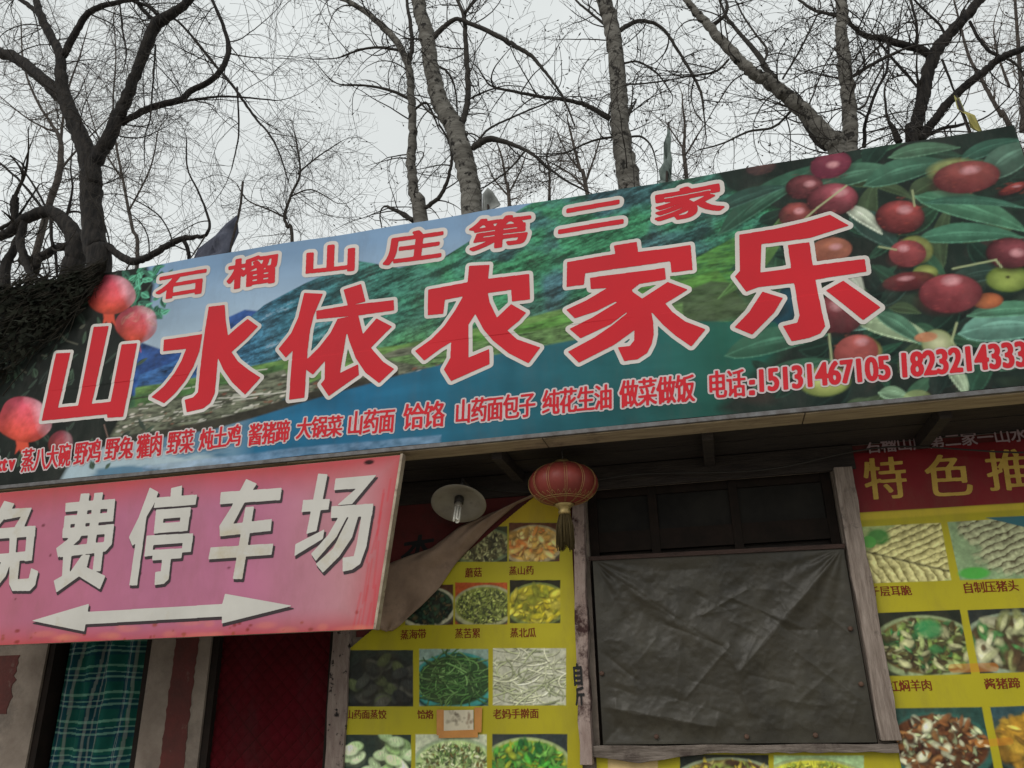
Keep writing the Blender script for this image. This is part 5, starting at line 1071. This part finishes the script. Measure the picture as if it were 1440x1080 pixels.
tree('forked_tree', 6.8, [
 [(872,560,42),(884,500,42),(898,430,42),(912,370,42),(926,310,42),(940,245,44),(965,190,44),(1000,140,39),(1040,98,36),(1075,62,35),(1110,20,33),(1140,-20,31)],
 [(940,215,28),(905,188,28),(852,174,26),(800,158,25),(760,146,23),(700,138,19),(672,122,17),(640,95,15),(612,62,12),(560,50,8)],
 [(905,530,32),(930,490,31),(962,450,29),(1005,395,28),(1050,350,28),(1090,312,27),(1130,282,26),(1180,240,25),(1222,214,24),(1270,194,22),(1330,172,20),(1400,150,18)],
 [(892,400,14),(896,340,13),(892,300,9)], [(822,540,24),(805,500,20),(782,462,12)], [(920,520,14),(980,490,13),(1040,478,12),(1075,468,8)], [(690,560,14),(692,480,12),(705,430,11),(735,345,10),(770,280,9),(782,200,7),(770,120,5)],
 [(1090,80,10),(1120,140,11),(1160,190,12),(1200,212,12)], [(890,330,9),(840,270,10),(790,215,9),(740,150,7)], [(985,225,8),(1010,290,8),(1030,345,6)], [(880,200,10),(890,100,9),(870,20,8),(865,-20,7)], [(1000,150,10),(980,100,9),(930,50,8),(880,0,7)]],
 'dark bare tree with spreading forked limbs behind the right end of the sign', 'tree', M_bark_dark, M_twig_pop, POPLAR, 18, spawn=3.0, L1=(0.7, 2.2), scale=T, off=(960, 0), buds=0.4)
FAR = [
 ('hazy grey bare tree far off between the two right hand poplar trunks', 16, 21, (960, 0), [[(10,640,14),(5,560,12),(8,480,9),(0,400,6)], [(5,600,8),(40,540,6),(70,490,4)], [(8,570,7),(-40,500,5),(-60,470,4)]], 5.5),
 ('low brown bare tree far off above the sign between thick poplar and straight poplar', 15, 22, (480, 0), [[(935,740,16),(905,640,13),(880,540,9),(860,460,6)], [(925,700,10),(960,600,7),(985,520,5)], [(900,640,8),(850,570,6),(820,500,4)], [(930,720,9),(870,660,7),(800,620,5)]], 6.5),
 ('low brown bare tree far off just right of the thick poplar foot', 15, 23, (480, 0), [[(640,790,14),(625,690,11),(610,600,8),(590,540,5)], [(632,740,8),(680,650,6),(700,590,4)], [(790,760,12),(790,660,9),(780,600,6)], [(630,740,8),(580,680,6),(555,620,4)]], 6.0),
 ('pale bare tree far off at the right picture edge behind the spreading limb', 13, 24, (960, 0), [[(1250,500,16),(1210,440,14),(1150,330,12),(1090,220,10),(1060,120,8),(1030,0,6)], [(1290,500,18),(1290,380,16),(1280,250,14),(1270,120,11),(1262,0,9)], [(1240,330,9),(1200,220,7),(1180,120,5)], [(1285,300,10),(1330,180,8),(1350,60,6)]], 4.0),
 ('tall hazy bare tree far off behind the dark willow fork', 14, 25, (0, 0), [[(520,1000,16),(500,860,14),(470,700,12),(440,540,10),(430,380,8),(440,220,6),(430,60,5)], [(490,800,9),(570,640,7),(600,500,5)], [(470,690,9),(390,560,7),(340,420,5),(320,300,4)], [(440,420,7),(520,300,5),(560,180,4)]], 4.0),
 ('bare tree far off left of the thin leaning poplar', 12, 26, (0, 0), [[(1110,940,14),(1090,860,13),(1080,820,12),(1105,740,11),(1140,650,9),(1118,500,6)], [(1090,830,9),(1030,800,7),(940,760,6),(900,700,4)], [(1130,660,8),(1200,600,6),(1290,540,4)], [(1105,745,8),(1180,720,6),(1260,760,4)]], 5.0)]
for i, (lbl, y, sd, off, lim, sp) in enumerate(FAR):
    tree('bare_tree', y, lim, lbl, 'tree', M_bark_mid if i != 5 else M_twig_dark, M_twig_far if i != 5 else M_twig_dark, POPLAR if i != 5 else WILLOW, sd, spawn=sp, L1=(0.9, 2.0), scale=T, off=off, group='bare trees far behind the building', buds=0.0 if i != 5 else 0.3)

# ------------------------------------------------------------------ cloth scraps and flags on poles behind the sign
def flag(name, outline, y, m, label, cat, pole=None, seed=1):
    c = np.array(pl(outline, y)); r = random.Random(seed); x0, z0 = c.min(0); e = empty(name, (float(c[:, 0].mean()), y, 3.3), label, cat)
    cx = c.mean(0); mb = MB(); N = len(c); K = 5; vs = []
    for k in range(K+1):
        for i in range(N):
            q = c[i]*(1-k/K)+cx*(k/K); vs.append((q[0], y+0.05*math.sin(q[0]*23+q[1]*7)*(1-0.3*k/K)+0.03*math.sin(q[1]*31), q[1]))
    mb.add(vs, [(k*N+i, k*N+(i+1) % N, (k+1)*N+(i+1) % N, (k+1)*N+i) for k in range(K) for i in range(N)], True)
    o = mb.build('cloth', m, e); s = o.modifiers.new('t', 'SOLIDIFY'); s.thickness = 0.004
    if pole:
        pb = MB(); a = pl(pole, y); pb.tube([(x, y+0.02, z) for x, z in a]+[(a[-1][0], y+0.02, 3.3)], 0.012, 8); pb.build('pole', M_dark, e)
    return e
M_fl1 = mat('faded_navy_cloth', (0.055, 0.06, 0.085), 0.9, (0.09, 0.095, 0.125), scale=8, stretch=(3, 3, 1)); M_fl2 = mat('pale_green_plastic', (0.17, 0.21, 0.19), 0.7, (0.10, 0.13, 0.12), scale=8, stretch=(4, 4, 1)); M_fl3 = mat('dull_yellow_cloth', (0.40, 0.34, 0.10), 0.85, (0.20, 0.22, 0.09), scale=5); M_fl4 = mat('pale_plastic_scrap', (0.25, 0.26, 0.25), 0.7, (0.17, 0.18, 0.17), scale=6)
flag('wind_blown_flag', [(276,370),(281,352),(300,328),(318,316),(334,303),(330,322),(324,345),(316,372)], 0.2, M_fl1, 'ragged navy cloth on a stick above the left part of the sign', 'flag', [(340,254),(337,285),(333,305),(322,350),(318,380)], 1)
flag('wind_blown_flag', [(924,262),(928,248),(926,238),(933,226),(934,208),(938,190),(940,173),(943,190),(943,214),(946,232),(943,246),(947,262)], 0.2, M_fl2, 'tall pale green furled plastic flag on a pole above the sign near the straight poplar', 'flag', [(940,170),(939,215),(937,262)], 2)
flag('wind_blown_flag', [(676,296),(680,275),(688,268),(696,276),(704,288),(704,296)], 0.2, M_fl4, 'pale plastic scrap just right of the thick poplar foot', 'plastic scrap', [(685,264),(686,296)], 3)
flag('wind_blown_flag', [(1342,132),(1350,136),(1360,147),(1372,160),(1385,178),(1380,190),(1372,184),(1366,188),(1356,166),(1348,148)], 0.2, M_fl3, 'dull yellow cloth strip above the right end of the sign', 'flag', [(1345,133),(1356,160),(1368,192)], 4)

# ------------------------------------------------------------------ loose cable under the eave
cbm = MB(); pts = [Vector((-1.75, -0.06, 3.10)), Vector((-1.2, -0.10, 3.00)), Vector((-0.5, -0.12, 3.06)), Vector((0.4, -0.11, 3.02)), Vector((1.2, -0.13, 3.10)), Vector((2.2, -0.12, 2.98)), Vector((3.4, -0.1, 3.12))]
sp, sr = smooth_path(pts, [0.006]*len(pts), 8); cbm.tube(sp, sr, 6)
tag(cbm.build('power_cable', M_sock), 'thin dark cable sagging along the wall under the eave', 'cable')
